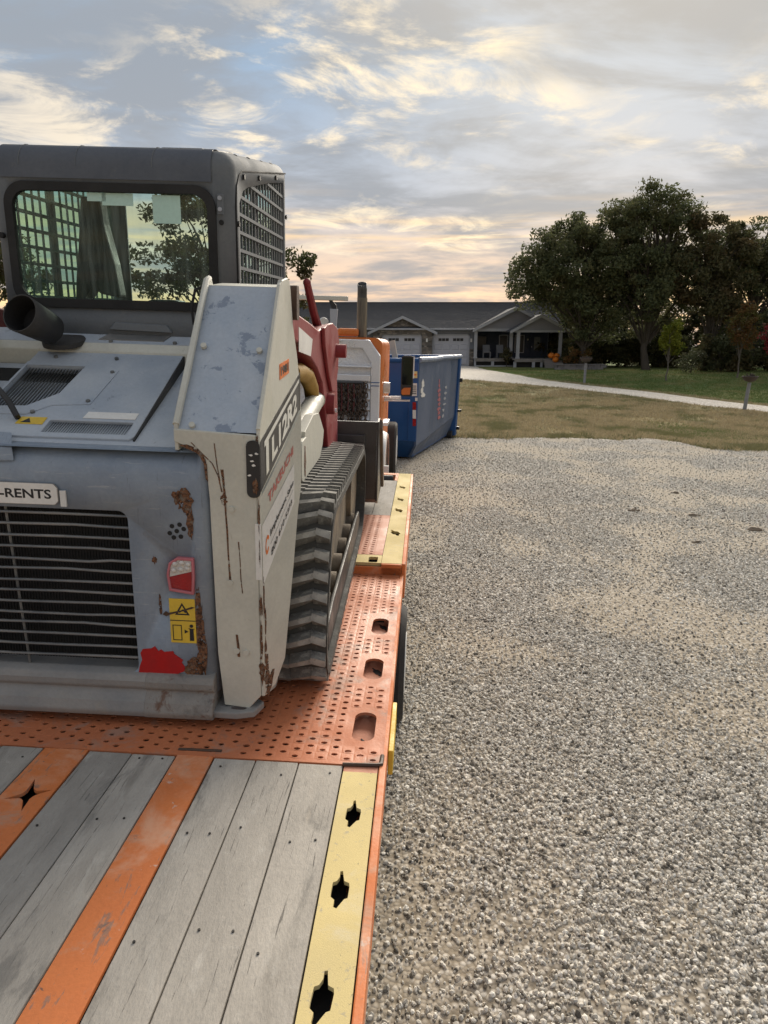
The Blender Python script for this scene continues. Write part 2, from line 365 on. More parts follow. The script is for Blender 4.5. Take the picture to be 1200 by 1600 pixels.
def stone_veneer():
    m = bpy.data.materials.new('stone_veneer'); m.use_nodes = True; g = Gr(m.node_tree)
    tc = g.n('ShaderNodeTexCoord').outputs['Object']
    vec = g.n('ShaderNodeMapping', {'Vector': tc, 'Scale': (3.2, 3.2, 6.5)}).outputs[0]
    vo = g.n('ShaderNodeTexVoronoi', {'Vector': vec, 'Scale': 1.0})
    de = g.n('ShaderNodeTexVoronoi', {'Vector': vec, 'Scale': 1.0}, feature='DISTANCE_TO_EDGE')
    r_ = g.n('ShaderNodeSeparateColor', {0: vo.outputs['Color']}).outputs[0]
    col = g.mix(r_, (.06, .055, .05), (.24, .21, .18))
    col = g.mix(g.ramp(de.outputs['Distance'], .03, .08), (.10, .098, .095), col)
    b = g.n('ShaderNodeBump', {'Strength': .8, 'Height': de.outputs['Distance']})
    g.out(g.n('ShaderNodeBsdfPrincipled', {'Base Color': col, 'Roughness': .85, 'Normal': b.outputs[0]}).outputs[0]); return m
m_stone = stone_veneer()

def glass_mat():
    m = bpy.data.materials.new('dusty_green_glass'); m.use_nodes = True; g = Gr(m.node_tree)
    tc = g.n('ShaderNodeTexCoord').outputs['Object']
    tr = g.n('ShaderNodeBsdfTransparent', {'Color': (.60, .80, .72, 1)})
    gl = g.n('ShaderNodeBsdfGlossy', {'Color': (.9, 1, .96, 1), 'Roughness': .02})
    df = g.n('ShaderNodeBsdfDiffuse', {'Color': (.40, .50, .45, 1)})
    lw = g.n('ShaderNodeLayerWeight', {'Blend': .22}).outputs['Fresnel']
    st = g.noise(g.n('ShaderNodeMapping', {'Vector': tc, 'Scale': (14, 1, 1.2)}).outputs[0], 3, 6, .6)
    s1 = g.n('ShaderNodeMixShader', {0: g.ramp(st, .35, .8, .03, .22), 1: tr.outputs[0], 2: df.outputs[0]})
    s2 = g.n('ShaderNodeMixShader', {0: g.math('MULTIPLY', lw, .9), 1: s1.outputs[0], 2: gl.outputs[0]})
    g.out(s2.outputs[0]); return m
m_glass = glass_mat()
m_notice = surf('pale_glass_tinted_sheet', (.50, .70, .62), (.46, .66, .58), 6, .6, rough=.6, bump=.02)  # green tint of the window glass is put into the sheet colour

def leaf_mat(name, c1, c2, c3, trans=.35):
    m = bpy.data.materials.new(name); m.use_nodes = True; g = Gr(m.node_tree)
    geo = g.n('ShaderNodeNewGeometry')
    tc = g.n('ShaderNodeTexCoord').outputs['Object']
    col = g.mix(geo.outputs['Random Per Island'], c1, c2)
    col = g.mix(g.ramp(g.noise(tc, .7, 3), .48, .62), col, c3)
    d = g.n('ShaderNodeBsdfPrincipled', {'Base Color': col, 'Roughness': .65, 'Specular IOR Level': .25})
    t = g.n('ShaderNodeBsdfTranslucent', {'Color': col})
    g.out(g.n('ShaderNodeMixShader', {0: trans, 1: d.outputs[0], 2: t.outputs[0]}).outputs[0]); return m

# ------------------------------------------------------------------ ground
GRAVEL_EDGE = [(-60, 18.6), (-8, 18.4), (0, 18.0), (1.96, 18.17), (2.7, 18.19), (4.87, 18.73), (6.22, 18.61), (7.11, 19.14), (7.89, 18.44), (8.08, 17.35), (8.8, 17.16), (9.88, 17.5), (14, 16.6), (60, 15)]
def g_edge(x):
    xs = [q[0] for q in GRAVEL_EDGE]; ys = [q[1] for q in GRAVEL_EDGE]
    return float(np.interp(x, xs, ys)) + .16*noise.noise((x*1.7, 3.1, 0)) + .10*noise.noise((x*5.2, 7.7, 0))

def ground_mat():
    m = bpy.data.materials.new('field_and_lawn'); m.use_nodes = True; g = Gr(m.node_tree)
    pos = g.n('ShaderNodeNewGeometry').outputs['Position']
    sp = g.n('ShaderNodeSeparateXYZ', {0: pos})
    x, y = sp.outputs[0], sp.outputs[1]
    d = g.math('ADD', g.math('SUBTRACT', y, 38.6), g.math('MULTIPLY', g.math('SUBTRACT', x, 8.75), 1.45))
    stretch = g.n('ShaderNodeMapping', {'Vector': pos, 'Scale': (.35, 1, 1)}).outputs[0]
    n1 = g.noise(stretch, 1.1, 8, .65, .3); n2 = g.noise(stretch, .28, 5, .6, .4); n3 = g.noise(pos, 9, 6, .7)
    tan = g.mix(g.ramp(n1, .40, .62), (.185, .17, .088), (.40, .345, .20))
    tan = g.mix(g.ramp(n2, .48, .66), tan, (.15, .17, .07))
    tan = g.mix(g.ramp(g.noise(stretch, .7, 6, .7), .61, .70), tan, (.30, .235, .16))
    lawn = g.mix(g.ramp(n2, .40, .62), (.095, .145, .045), (.19, .195, .08))
    lawn = g.mix(g.ramp(n1, .56, .70), lawn, (.15, .12, .05))
    col = g.mix(g.ramp(d, -1, 1.5), tan, lawn)
    col = g.mix(.55, col, g.mix(g.ramp(n3, .3, .7), (.45, .45, .42), (1.6, 1.55, 1.5)), 'MULTIPLY')
    b = g.n('ShaderNodeBump', {'Strength': .7, 'Distance': .06, 'Height': n3})
    g.out(g.n('ShaderNodeBsdfPrincipled', {'Base Color': col, 'Roughness': .95, 'Normal': b.outputs[0], 'Specular IOR Level': .1}).outputs[0]); return m

def gravel_mat(name, tan_amt=1., bright=1., sc_=34, low=1., bmp=.55):
    m = bpy.data.materials.new(name); m.use_nodes = True; g = Gr(m.node_tree)
    pos = g.n('ShaderNodeNewGeometry').outputs['Position']
    vo = g.n('ShaderNodeTexVoronoi', {'Vector': pos, 'Scale': sc_})
    r_ = g.n('ShaderNodeSeparateColor', {0: vo.outputs['Color']})
    cr = g.n('ShaderNodeValToRGB', {0: r_.outputs[0]})
    el = cr.color_ramp.elements; el[0].color = (.11*low, .10*low, .088*low, 1); el[1].color = (.66*bright, .635*bright, .59*bright, 1)
    for p_, c_ in ((.3, (.26*low, .24*low, .21*low)), (.6, (.37*bright, .345*bright, .305*bright)), (.85, (.52*bright, .50*bright, .46*bright))):
        e = el.new(p_); e.color = (*c_, 1)
    st = cr.outputs[0]
    st = g.mix(g.ramp(vo.outputs['Distance'], .3, .8), st, (.12*low, .105*low, .085*low))
    fine = g.noise(pos, 120, 3, .7)
    sand = g.mix(.55, g.mix(fine, (.27, .22, .155), (.50, .42, .31)), g.mix(.35, st, (.40, .33, .235)))
    patch = g.math('ADD', g.math('MULTIPLY', g.noise(pos, .55, 2.5, .6, .6), .8), g.math('MULTIPLY', g.noise(pos, 3.1, 4, .6), .2))
    f = g.math('MULTIPLY', g.ramp(patch, .43, .57), .80*tan_amt)
    col = g.mix(f, st, sand)
    b = g.n('ShaderNodeBump', {'Strength': bmp, 'Distance': .02, 'Height': g.math('SUBTRACT', 1., vo.outputs['Distance'])})
    g.out(g.n('ShaderNodeBsdfPrincipled', {'Base Color': col, 'Roughness': .9, 'Normal': b.outputs[0], 'Specular IOR Level': .2}).outputs[0]); return m
m_gravel = gravel_mat('gravel_lot', 1., 1.25, 46, 1.3, .35); m_drive = gravel_mat('white_driveway_gravel', .10, 1.25, 22, 4.2, .2)

def axis(a, b, st, far):
    mid = list(np.arange(a, b+.01, st)); return [-v for v in far[::-1] if -v < a] + mid + [v for v in far if v > b]
xs = axis(-40, 60, 1.5, [70, 100, 160, 300, 700, 1500]); ys = axis(-20, 70, 1.5, [80, 110, 170, 320, 700, 1500])
single('ground', MB().grid([[(x, y, tz(x, y)-.02) for x in xs] for y in ys]), ground_mat(), None, None, kind='structure')
rows = []
gx = list(np.arange(-40, -3, 2.)) + list(np.arange(-3, 16, .12)) + list(np.arange(16, 41, 1.5))
for x in gx:
    e = g_edge(x); rows.append([(x, y, tz(x, y)+.012 - (.05 if k == 22 else 0)) for k, y in enumerate(list(np.linspace(-20, 14, 12))+list(np.linspace(14.5, e-.15, 10))+[e])])
single('gravel_lot', MB().grid(rows), m_gravel, None, None, kind='structure')

def resample(pl, n):
    P = np.array(pl, float); d = np.r_[0, np.cumsum(np.linalg.norm(np.diff(P, axis=0), axis=1))]
    t = np.linspace(0, d[-1], n); return np.c_[np.interp(t, d, P[:, 0]), np.interp(t, d, P[:, 1])]
UP = [(6.9, 51.7), (6.9, 46.8), (7.79, 42.9), (8.75, 38.1), (10.8, 34.6), (12.8, 32.1), (14.2, 29.5), (15.45, 28.0), (24, 18), (44, -4)]
LO = [(-4, 51.7), (.5, 43), (4.14, 38.5), (5.45, 37.4), (8.47, 34.4), (10.85, 31.2), (12.65, 28.1), (14.5, 26.3), (22, 16.6), (42, -6)]
def drive_edge(pl):  # wobble
    P = resample(pl, 140); return [(x+.12*noise.noise((x*2, y*2, 0)), y+.12*noise.noise((x*2, y*2, 9))) for x, y in P]
u_, l_ = drive_edge(UP), drive_edge(LO)
rows = []
for a, b in zip(u_, l_):
    rows.append([(a[0]*(1-t)+b[0]*t, a[1]*(1-t)+b[1]*t, tz(a[0]*(1-t)+b[0]*t, a[1]*(1-t)+b[1]*t)+(.02 if 0 < t < 1 else -.03)) for t in np.linspace(0, 1, 9)])
single('driveway', MB().grid(rows), m_drive, None, None, kind='structure')

def in_drive(x, y):
    # crude test against the two edges
    xu = np.interp(-y, [-q[1] for q in UP], [q[0] for q in UP]); xl = np.interp(-y, [-q[1] for q in LO], [q[0] for q in LO])
    return xl-.1 < x < xu+.1

# grass blades
def grass(name, pts, h0, h1, mat_, w=.012, nb=4, spread=.05):
    P = np.array(pts); n = len(P)*nb
    base = np.repeat(P, nb, axis=0) + np.c_[RNG.normal(0, spread, (n, 2)), np.zeros(n)]
    ang = RNG.uniform(0, 2*np.pi, n); hh = RNG.uniform(h0, h1, n); lean = RNG.normal(0, .5, (n, 2))*hh[:, None]
    dx = np.c_[np.cos(ang), np.sin(ang), np.zeros(n)]*(w*RNG.uniform(.6, 1.4, n))[:, None]
    tip = base + np.c_[lean, hh]
    V = np.stack([base-dx, base+dx, tip], 1).reshape(-1, 3)
    me = bpy.data.meshes.new(name); me.from_pydata(V.tolist(), [], np.arange(3*n).reshape(-1, 3).tolist()); me.materials.append(mat_)
    o = bpy.data.objects.new(name, me); COL.objects.link(o); o['kind'] = 'stuff'; return o
m_dry = leaf_mat('dry_grass_blades', (.32, .26, .155), (.52, .43, .27), (.22, .21, .105), .3)
m_grn = leaf_mat('green_grass_blades', (.10, .165, .045), (.19, .225, .08), (.25, .24, .10), .3)
dry, grn = [], []
while len(dry) < 30000:
    y = 17 + 22*random.random()**1.5; x = random.uniform(1.2, .62*y+1.5)
    if y < g_edge(x)-.1 or in_drive(x, y) or y > 38.6-1.45*(x-8.75): continue
    if noise.noise((x*.5, y*.5, 4)) < -.25 and random.random() < .6: continue
    dry.append((x, y, tz(x, y)-.02))
for k in range(3200):
    x = random.uniform(-1, 13); y = g_edge(x)+random.uniform(-.22, .5)**1
    (dry if k % 3 else grn).append((x, y, tz(x, y)-.01))
while len(grn) < 17000:
    y = random.uniform(26, 47); x = random.uniform(6, .62*y+1.5)
    if in_drive(x, y) or y < 38.6-1.45*(x-8.75): continue
    grn.append((x, y, tz(x, y)-.02))
for k in range(2500):
    x = random.gauss(9.2, .9); y = random.gauss(20.2, .8)
    if y > g_edge(x): grn.append((x, y, tz(x, y)-.02))
edge = []
while len(edge) < 1500:
    x = random.uniform(-.5, 13); 
    if noise.noise((x*1.3, 5.5, 2)) < -.15: continue
    y = g_edge(x)+random.gauss(.05, .22); edge.append((x, y, tz(x, y)-.01))
grass('edge_tufts', edge[:900], .05, .15, m_dry, .012, 5, .05)
grass('edge_weeds', edge[900:], .05, .14, leaf_mat('weed_blades', (.10, .125, .05), (.17, .175, .08), (.22, .20, .10), .3), .012, 5, .05)
grass('dry_grass', dry, .03, .10, m_dry, .014, 5, .07)
grass('green_grass', grn, .03, .08, m_grn, .014, 4, .08)

# gravel stones
def stone_mat():
    m = bpy.data.materials.new('loose_stone'); m.use_nodes = True; g = Gr(m.node_tree)
    ri = g.n('ShaderNodeObjectInfo').outputs['Random']
    cr = g.n('ShaderNodeValToRGB', {0: ri}); el = cr.color_ramp.elements
    el[0].color = (.09, .085, .078, 1); el[1].color = (.80, .78, .73, 1)
    for p_, c_ in ((.10, (.24, .22, .185)), (.26, (.47, .44, .385)), (.44, (.54, .52, .475)), (.60, (.60, .54, .45)), (.76, (.70, .675, .62)), (.9, (.80, .77, .70))):
        e = el.new(p_); e.color = (*c_, 1)
    tc = g.n('ShaderNodeTexCoord').outputs['Object']
    nz = g.noise(tc, 3, 5, .65)
    col = g.mix(.5, cr.outputs[0], g.mix(nz, (.5, .5, .5), (1.4, 1.37, 1.3)), 'MULTIPLY')
    g.out(g.n('ShaderNodeBsdfPrincipled', {'Base Color': col, 'Roughness': .85, 'Specular IOR Level': .25}).outputs[0]); return m
m_loose = stone_mat()
pebbles = bpy.data.collections.new('pebble_shapes')
for k in range(6):
    bm = bmesh.new(); bmesh.ops.create_icosphere(bm, subdivisions=1, radius=.5)
    sc3 = (random.uniform(.8, 1.25), random.uniform(.7, 1.0), random.uniform(.5, .8))
    for v in bm.verts:
        j = 1+.22*noise.noise(v.co*2.3+Vector((k*9, 0, 0))) + random.uniform(-.13, .13)
        v.co = Vector((v.co.x*sc3[0], v.co.y*sc3[1], v.co.z*sc3[2]))*j
    me = bpy.data.meshes.new('pebble'); bm.to_mesh(me); bm.free(); me.materials.append(m_loose)
    pebbles.objects.link(bpy.data.objects.new('pebble', me))

def scatter(name, mb, density, smin, smax, seed, thin=.78, fade=None):
    ob = bpy.data.objects.new(name, mb.mesh(name, m_loose)); COL.objects.link(ob); ob['kind'] = 'stuff'
    ng = bpy.data.node_groups.new(name, 'GeometryNodeTree')
    ng.interface.new_socket('Geometry', in_out='INPUT', socket_type='NodeSocketGeometry')
    ng.interface.new_socket('Geometry', in_out='OUTPUT', socket_type='NodeSocketGeometry')
    N, L = ng.nodes, ng.links
    gi, go = N.new('NodeGroupInput'), N.new('NodeGroupOutput')
    ds = N.new('GeometryNodeDistributePointsOnFaces'); ds.inputs['Seed'].default_value = seed
    pos = N.new('GeometryNodeInputPosition')
    nz = N.new('ShaderNodeTexNoise'); nz.inputs['Scale'].default_value = .55; nz.inputs['Detail'].default_value = 2.5; nz.inputs['Roughness'].default_value = .6; nz.inputs['Distortion'].default_value = .6
    mr = N.new('ShaderNodeMapRange'); mr.inputs[1].default_value = .43; mr.inputs[2].default_value = .58; mr.inputs[3].default_value = density; mr.inputs[4].default_value = density*(1-thin)
    L.new(pos.outputs[0], nz.inputs['Vector']); L.new(nz.outputs[0], mr.inputs[0]); 
    dens = mr.outputs[0]
    if fade:
        sp = N.new('ShaderNodeSeparateXYZ'); L.new(pos.outputs[0], sp.inputs[0])
        n2 = N.new('ShaderNodeTexNoise'); n2.inputs['Scale'].default_value = .9; n2.inputs['Detail'].default_value = 3; L.new(pos.outputs[0], n2.inputs['Vector'])
        a1 = N.new('ShaderNodeMath'); a1.operation = 'MULTIPLY_ADD'; L.new(n2.outputs[0], a1.inputs[0]); a1.inputs[1].default_value = 3.0; L.new(sp.outputs[1], a1.inputs[2])
        a2 = N.new('ShaderNodeMath'); a2.operation = 'SUBTRACT'; L.new(a1.outputs[0], a2.inputs[0]); a2.inputs[1].default_value = 1.5
        for lo_, hi_ in fade:
            m2 = N.new('ShaderNodeMapRange'); m2.inputs[1].default_value = lo_; m2.inputs[2].default_value = hi_; L.new(a2.outputs[0], m2.inputs[0])
            mu = N.new('ShaderNodeMath'); mu.operation = 'MULTIPLY'; L.new(dens, mu.inputs[0]); L.new(m2.outputs[0], mu.inputs[1]); dens = mu.outputs[0]
    L.new(dens, ds.inputs['Density'])
    ci = N.new('GeometryNodeCollectionInfo'); ci.inputs[0].default_value = pebbles; ci.inputs['Separate Children'].default_value = True; ci.inputs['Reset Children'].default_value = True
    ip = N.new('GeometryNodeInstanceOnPoints'); ip.inputs['Pick Instance'].default_value = True
    rv = N.new('FunctionNodeRandomValue'); rv.data_type = 'FLOAT_VECTOR'; rv.inputs[1].default_value = (6.28, 6.28, 6.28); rv.inputs['Seed'].default_value = seed
    rs = N.new('FunctionNodeRandomValue'); rs.data_type = 'FLOAT'; rs.inputs[2].default_value = 0; rs.inputs[3].default_value = 1; rs.inputs['Seed'].default_value = seed+5
    pw = N.new('ShaderNodeMath'); pw.operation = 'POWER'; pw.inputs[1].default_value = 2.0
    ms = N.new('ShaderNodeMapRange'); ms.inputs[3].default_value = smin; ms.inputs[4].default_value = smax
    L.new(rs.outputs[1], pw.inputs[0]); L.new(pw.outputs[0], ms.inputs[0])
    L.new(gi.outputs[0], ds.inputs[0]); L.new(ds.outputs[0], ip.inputs['Points']); L.new(ci.outputs[0], ip.inputs['Instance'])
    L.new(rv.outputs[0], ip.inputs['Rotation']); L.new(ms.outputs[0], ip.inputs['Scale']); L.new(ip.outputs[0], go.inputs[0])
    md = ob.modifiers.new('scatter', 'NODES'); md.node_group = ng
    return ob
def patch(x0, x1, y0, y1, z=.014, c=.16):
    return MB().grid([[(x, y, tz(x, y)+z) for x in np.linspace(x0, x1, int((x1-x0)/c)+2)] for y in np.linspace(y0, y1, int((y1-y0)/c)+2)])
scatter('loose_gravel', patch(-.4, 4.4, 1.4, 6.5), 5400, .009, .031, 1, .72, [(6.2, 3.6)])
scatter('loose_gravel', patch(-.3, 7.0, 3.2, 11.5), 2500, .010, .033, 2, .75, [(3.2, 5.4), (11.5, 7.0)])
scatter('loose_gravel', patch(0, 11, 6.5, 18.2), 1000, .012, .038, 3, .75, [(6.4, 10.5), (20.5, 12.0)])

# ------------------------------------------------------------------ flatbed trailer (deck frame: x right, y forward, z up, deck surface z = 0)
tr = T('flatbed_trailer', 'orange equipment trailer with weathered plank deck and perforated steel plates', 'trailer', (-1.3, 2.5, -.9), F_DECK)
Y0, Y1 = -.7, 2.115
def plank_mb(x0, x1, y0, y1, z=0., th=.035): return MB().box(x0+.0022, x1-.0022, y0, y1, z-th, z)
def nails(mb, x0, x1, ys_, z=.0):
    for y in ys_:
        y = y+random.uniform(-.03, .03)
        for fx in (.24, .72):
            if random.random() < .3: continue
            mb.disc((x0+(x1-x0)*fx+random.uniform(-.008, .008), y+random.uniform(-.015, .015), z-.002), (0, 0, 1), .0038, .003, 7)
NY = [1.02, 1.36, 1.74, 2.06, .5, .1]
lines = [(-.222, -.378), (-.378, -.529), (-.529, -.677), (-.812, -.968), (-.968, -1.124), (-1.288, -1.44), (-1.44, -1.60), (-1.60, -1.76), (-1.92, -2.08), (-2.08, -2.235), (-2.235, -2.38)]
for i, (a, b) in enumerate(lines):
    p = tr.part('plank', plank_mb(b, a, Y0, Y1 - random.uniform(0, .006), random.uniform(-.003, .001)), m_wood, bev=.003)
    nb = MB(); nails(nb, b, a, NY, .001); tr.part('nails', nb, m_nail, p, kind='stuff')
def keyhole(cx, cy, s=1., rot=0.):
    pts = [(.0, -.105), (.012, -.075), (.022, -.052), (.034, -.044), (.034, .018), (.030, .040), (.010, .050), (.004, .078), (-.002, .108), (-.012, .104), (-.010, .070), (-.018, .046), (-.032, .036), (-.032, -.012), (-.030, -.045), (-.014, -.060), (-.014, -.098)]
    c, n = math.cos(rot), math.sin(rot)
    return [(cx+s*(1.15*x*c-y*n), cy+s*(1.15*x*n+y*c)) for x, y in pts]
def cross_hole(cx, cy):
    out = []
    for k in range(16):
        a = 2*math.pi*k/16+.35; r = (.085, .030, .026, .030)[k % 4]
        out.append((cx+r*math.cos(a)*.8, cy+r*math.sin(a)*1.0))
    return out
def strip(name, x0, x1, y0, y1, z, holes, mat_, th=.012, bev=.0, label=None):
    mb = MB().prism([(x0, y0), (x1, y0), (x1, y1), (x0, y1)], 2, z-th, z, holes)
    return tr.part(name, mb, mat_, label=label)
strip('orange_strip', -.808, -.681, Y0, 2.14, -.001, [], m_orange)
strip('orange_strip', -1.284, -1.128, Y0, Y1, -.001, [cross_hole(-1.2, 1.86), cross_hole(-1.2, .95)], m_orange)
strip('orange_strip', -1.916, -1.764, Y0, Y1, -.001, [], m_orange)
strip('yellow_strip', -.2185, -.102, Y0, 2.075, .001, [keyhole(-.163, 1.86, .60, -.06), keyhole(-.167, 1.552, .62, -.03), keyhole(-.170, 1.236, .64, -.08), keyhole(-.172, .9, .64), keyhole(-.172, .5, .64)], m_yellow)
strip('yellow_strip', -.2185, -.102, 2.078, 2.135, -.0015, [], m_salmon, label='bare salmon end of the yellow strip')
tr.part('rub_rail', MB().box(-.0985, -.074, Y0, 4.19, -.10, -.0005), m_orange, bev=.004)
tr.part('side_beam', MB().box(-.16, -.105, Y0, 7.3, -.34, -.06), m_orange, bev=.004)
tr.part('rub_rail', MB().box(-2.53, -2.50, Y0, 4.19, -.10, -.0005), m_orange, bev=.004)
tr.part('side_beam', MB().box(-2.50, -2.44, Y0, 7.3, -.34, -.06), m_orange, bev=.004)
tr.part('underdeck_shade', MB().box(-2.43, -.17, Y0, 4.15, -.16, -.13).box(-2.43, -.17, 4.2, 7.3, -.10, -.07), m_void)  # near-black sheets paint the shade under the perforations
# crossmembers seen through the slots
cm = MB()
for y in np.arange(2.13, 4.2, .32): cm.box(-2.42, -.24, y, y+.06, -.128, -.045)
tr.part('crossmembers', cm, m_orange, kind='stuff')
tr.part('side_marker', MB().box(-.073, -.054, 2.26, 2.62, -.13, -.03), m_bright_yellow, bev=.004, label='bright yellow marker bracket on the side rail')
# perforated plate : one grid of square cells, each with an oval hole pressed through it
FZ = .07
PX1, PY0, PY1, C = -.100, 2.118, 4.34, .046
def tread_plate():
    mb = MB()
    ncol = int((PX1+2.494)/C); nrow = int((PY1-PY0-.03)/C)
    slots = [2.372, 2.858, 3.345]
    def blocked(ix, iy):
        y = PY0+.02+iy*C
        return ix < 3 and any(s-.155 < y+C*.5 < s+.155 for s in slots)
    tanz = .0
    sq = [(-.5, -.5), (0, -.5), (.5, -.5), (.5, 0), (.5, .5), (0, .5), (-.5, .5), (-.5, 0)]
    an = [225, 270, 315, 0, 45, 90, 135, 180]
    for ix in range(ncol):
        cx = PX1-C*(ix+.5)
        sh = C/2 if ix % 2 else 0
        for iy in range(nrow):
            cy = PY0+.02+C*(iy+.5)
            if blocked(ix, iy): continue
            top = PY1 if ix > 1 else 4.10
            if cy > top-.05: 
                mb.add([(cx+C*a, cy+C*b, 0) for a, b in ((-.5, -.5), (.5, -.5), (.5, .5), (-.5, .5))], [(0, 1, 2, 3)]); continue
            hy = cy + (C*.25 if ix % 2 else -C*.25)
            rx, ry = .0122*random.uniform(.85, 1.1), .0084*random.uniform(.85, 1.15)
            o = [(cx+C*a, cy+C*b, 0) for a, b in sq]
            m_ = [(cx+1.35*rx*math.cos(R(a)), hy+1.5*ry*math.sin(R(a)), .0009) for a in an]
            h_ = [(cx+rx*math.cos(R(a)), hy+ry*math.sin(R(a)), .0008) for a in an]
            d_ = [(x, y, -.005) for x, y, z in h_]
            fs = []
            for k in range(8):
                l = (k+1) % 8
                fs += [(k, l, 8+l, 8+k), (8+k, 8+l, 16+l, 16+k), (16+k, 16+l, 24+l, 24+k)]
            if random.random() < .07: fs.append(tuple(range(16, 24)))   # a hole packed with mud
            mb.add(o+m_+h_+d_, fs)
    # slot blocks
    bx0, bx1 = PX1-3*C, PX1
    for s in slots:
        iys = [iy for iy in range(nrow) if blocked(0, iy) and abs(PY0+.02+C*(iy+.5)-s) < .2]
        y0, y1 = PY0+.02+C*iys[0], PY0+.02+C*(iys[-1]+1)
        mb.prism([(bx0, y0), (bx1, y0), (bx1, y1), (bx0, y1)], 2, -.012, 0, [rrect(-.212, -.128, s-.105, s+.10, .04, 6)])
    x0 = PX1-C*ncol; ye = PY0+.02+C*nrow
    mb.box(x0, PX1, PY0, PY0+.02, -.010, 0)
    mb.box(PX1, -.087, PY0, 4.10, -.012, 0)
    return mb
plate = tr.part('perforated_plate', tread_plate(), m_plate, fix=False)
tr.part('plate_lip', MB().pipe([(-.225, 2.113, .001), (-.105, 2.117, .003), (-.092, 2.125, .002), (-.090, 2.18, .0)], .008, 6).pipe([(-.815, 2.148, .001), (-.66, 2.150, .002)], .006, 6), m_grease, kind='stuff', label='scraped dark lip where the plate meets the strips')
tr.part('slot_pan', MB().box(-.228, -.112, 2.2, 3.5, -.052, -.046), m_salmon)
sp = MB()
for s, dy in ((2.372, -.055), (2.858, .055), (3.345, .085)):
    sp.prism(keyhole(-.158, s+dy, .40, .5), 2, -.045, -.0435)
tr.part('slot_keyholes', sp, m_void, kind='stuff')
# front (upper) deck
tr.part('strip_hole_shade', MB().box(-.219, -.1015, Y0, 2.1, -.11, -.06).box(-1.28, -1.13, Y0, 2.1, -.11, -.05).box(-.219, -.09, 4.2, 7.3, -.04, FZ-.06), m_void, kind='stuff')  # black boxes paint the shade seen through the strip holes
FZ = .07
mb = MB().prism([(-.218, 4.19), (-.088, 4.19), (-.088, 7.36), (-.218, 7.36)], 2, FZ-.02, FZ, [keyhole(-.160, 4.93, .8, .35), keyhole(-.160, 5.65, .75, .35), keyhole(-.160, 6.07, .7, .35), keyhole(-.160, 6.62, .7, .35)])
tr.part('yellow_strip', mb, m_yellow, label='far yellow strip on the raised front deck')
tr.part('rub_rail', MB().box(-.0875, -.064, 4.19, 7.36, -.16, FZ-.002), m_orange, bev=.004)
tr.part('step_face', MB().box(-2.45, -.0885, 4.165, 4.187, -.10, FZ-.021).box(-.218, -.0885, 4.165, 4.188, -.1, FZ-.001), m_orange, bev=.003)
sm_ = MB()
def front_plate():
    mb = MB(); c = .052; x1, y0 = -.2205, 4.36
    sq = [(-.5, -.5), (0, -.5), (.5, -.5), (.5, 0), (.5, .5), (0, .5), (-.5, .5), (-.5, 0)]; an = [225, 270, 315, 0, 45, 90, 135, 180]
    for ix in range(6):
        for iy in range(21):
            cx, cy = x1-c*(ix+.5), y0+c*(iy+.5)
            if ix == 0:
                mb.add([(cx+c*a, cy+c*b, FZ) for a, b in ((-.5, -.5), (.5, -.5), (.5, .5), (-.5, .5))], [(0, 1, 2, 3)]); continue
            o = [(cx+c*a, cy+c*b, FZ) for a, b in sq]; h_ = [(cx+.013*math.cos(R(a)), cy+.011*math.sin(R(a)), FZ-.001) for a in an]
            d_ = [(x, y, z-.012) for x, y, z in h_]
            mb.add(o+h_+d_, [f for k in range(8) for f in ((k, (k+1) % 8, 8+(k+1) % 8, 8+k), (8+k, 8+(k+1) % 8, 16+(k+1) % 8, 16+k))])
    return mb
tr.part('perforated_plate', front_plate(), m_salmon, label='faded salmon perforated plate of the front deck', fix=False)
tr.part('front_edge', MB().prism([(-.60, 4.19), (-.2205, 4.19), (-.2205, 4.355), (-.60, 4.355)], 2, FZ-.02, FZ-.0005, [rrect(-.305, -.245, 4.20, 4.315, .012, 3)]), m_yellow, label='yellow edge with a black slot')
for i in range(7):
    x = -.2205-.155*i
    p = tr.part('plank', plank_mb(x-.155, x, 5.46, 6.95, FZ-.001), m_wood, bev=.003)
tr.part('front_deck', MB().box(-2.43, -1.31, 4.19, 7.3, FZ-.03, FZ-.002), m_wood)
tr.part('front_deck', MB().box(-1.305, -.535, 4.36, 5.455, FZ-.03, FZ-.002), m_plate)
fr_ = MB().box(-.60, -.2205, 7.26, 7.36, FZ-.1, FZ+.002).box(-.60, -.56, 6.96, 7.258, FZ-.1, FZ).box(-.25, -.2205, 6.96, 7.258, FZ-.1, FZ)
tr.part('end_frame', fr_, m_orange, bev=.004)
tr.part('end_roller', MB().pipe([(-.50, 7.1, FZ-.02), (-.27, 7.1, FZ-.02)], .045, 12), m_black)
def wheel(t, cx0, cx1, y, z, r, m_rim_=m_white):
    w = t.part('wheel', MB().pipe([(cx0, y, z), (cx0+.03, y, z), (cx1-.03, y, z), (cx1, y, z)], [r-.03, r, r, r-.03], 36), m_tyre)
    t.part('rim', MB().pipe([(cx1-.01, y, z), (cx1+.004, y, z)], [r*.56, r*.52], 20), m_rim_, w)
for y, xo in ((3.15, -.11), (4.02, -.042), (4.89, -.11)):
    wheel(tr, -.42, xo, y, -.53, .37); wheel(tr, -2.58, -2.2, y, -.53, .37)
for y in (3.4, 4.4): tr.part('axle', MB().pipe([(-2.3, y-.25, -.53), (-.3, y-.25, -.53)], .06, 8), m_black)

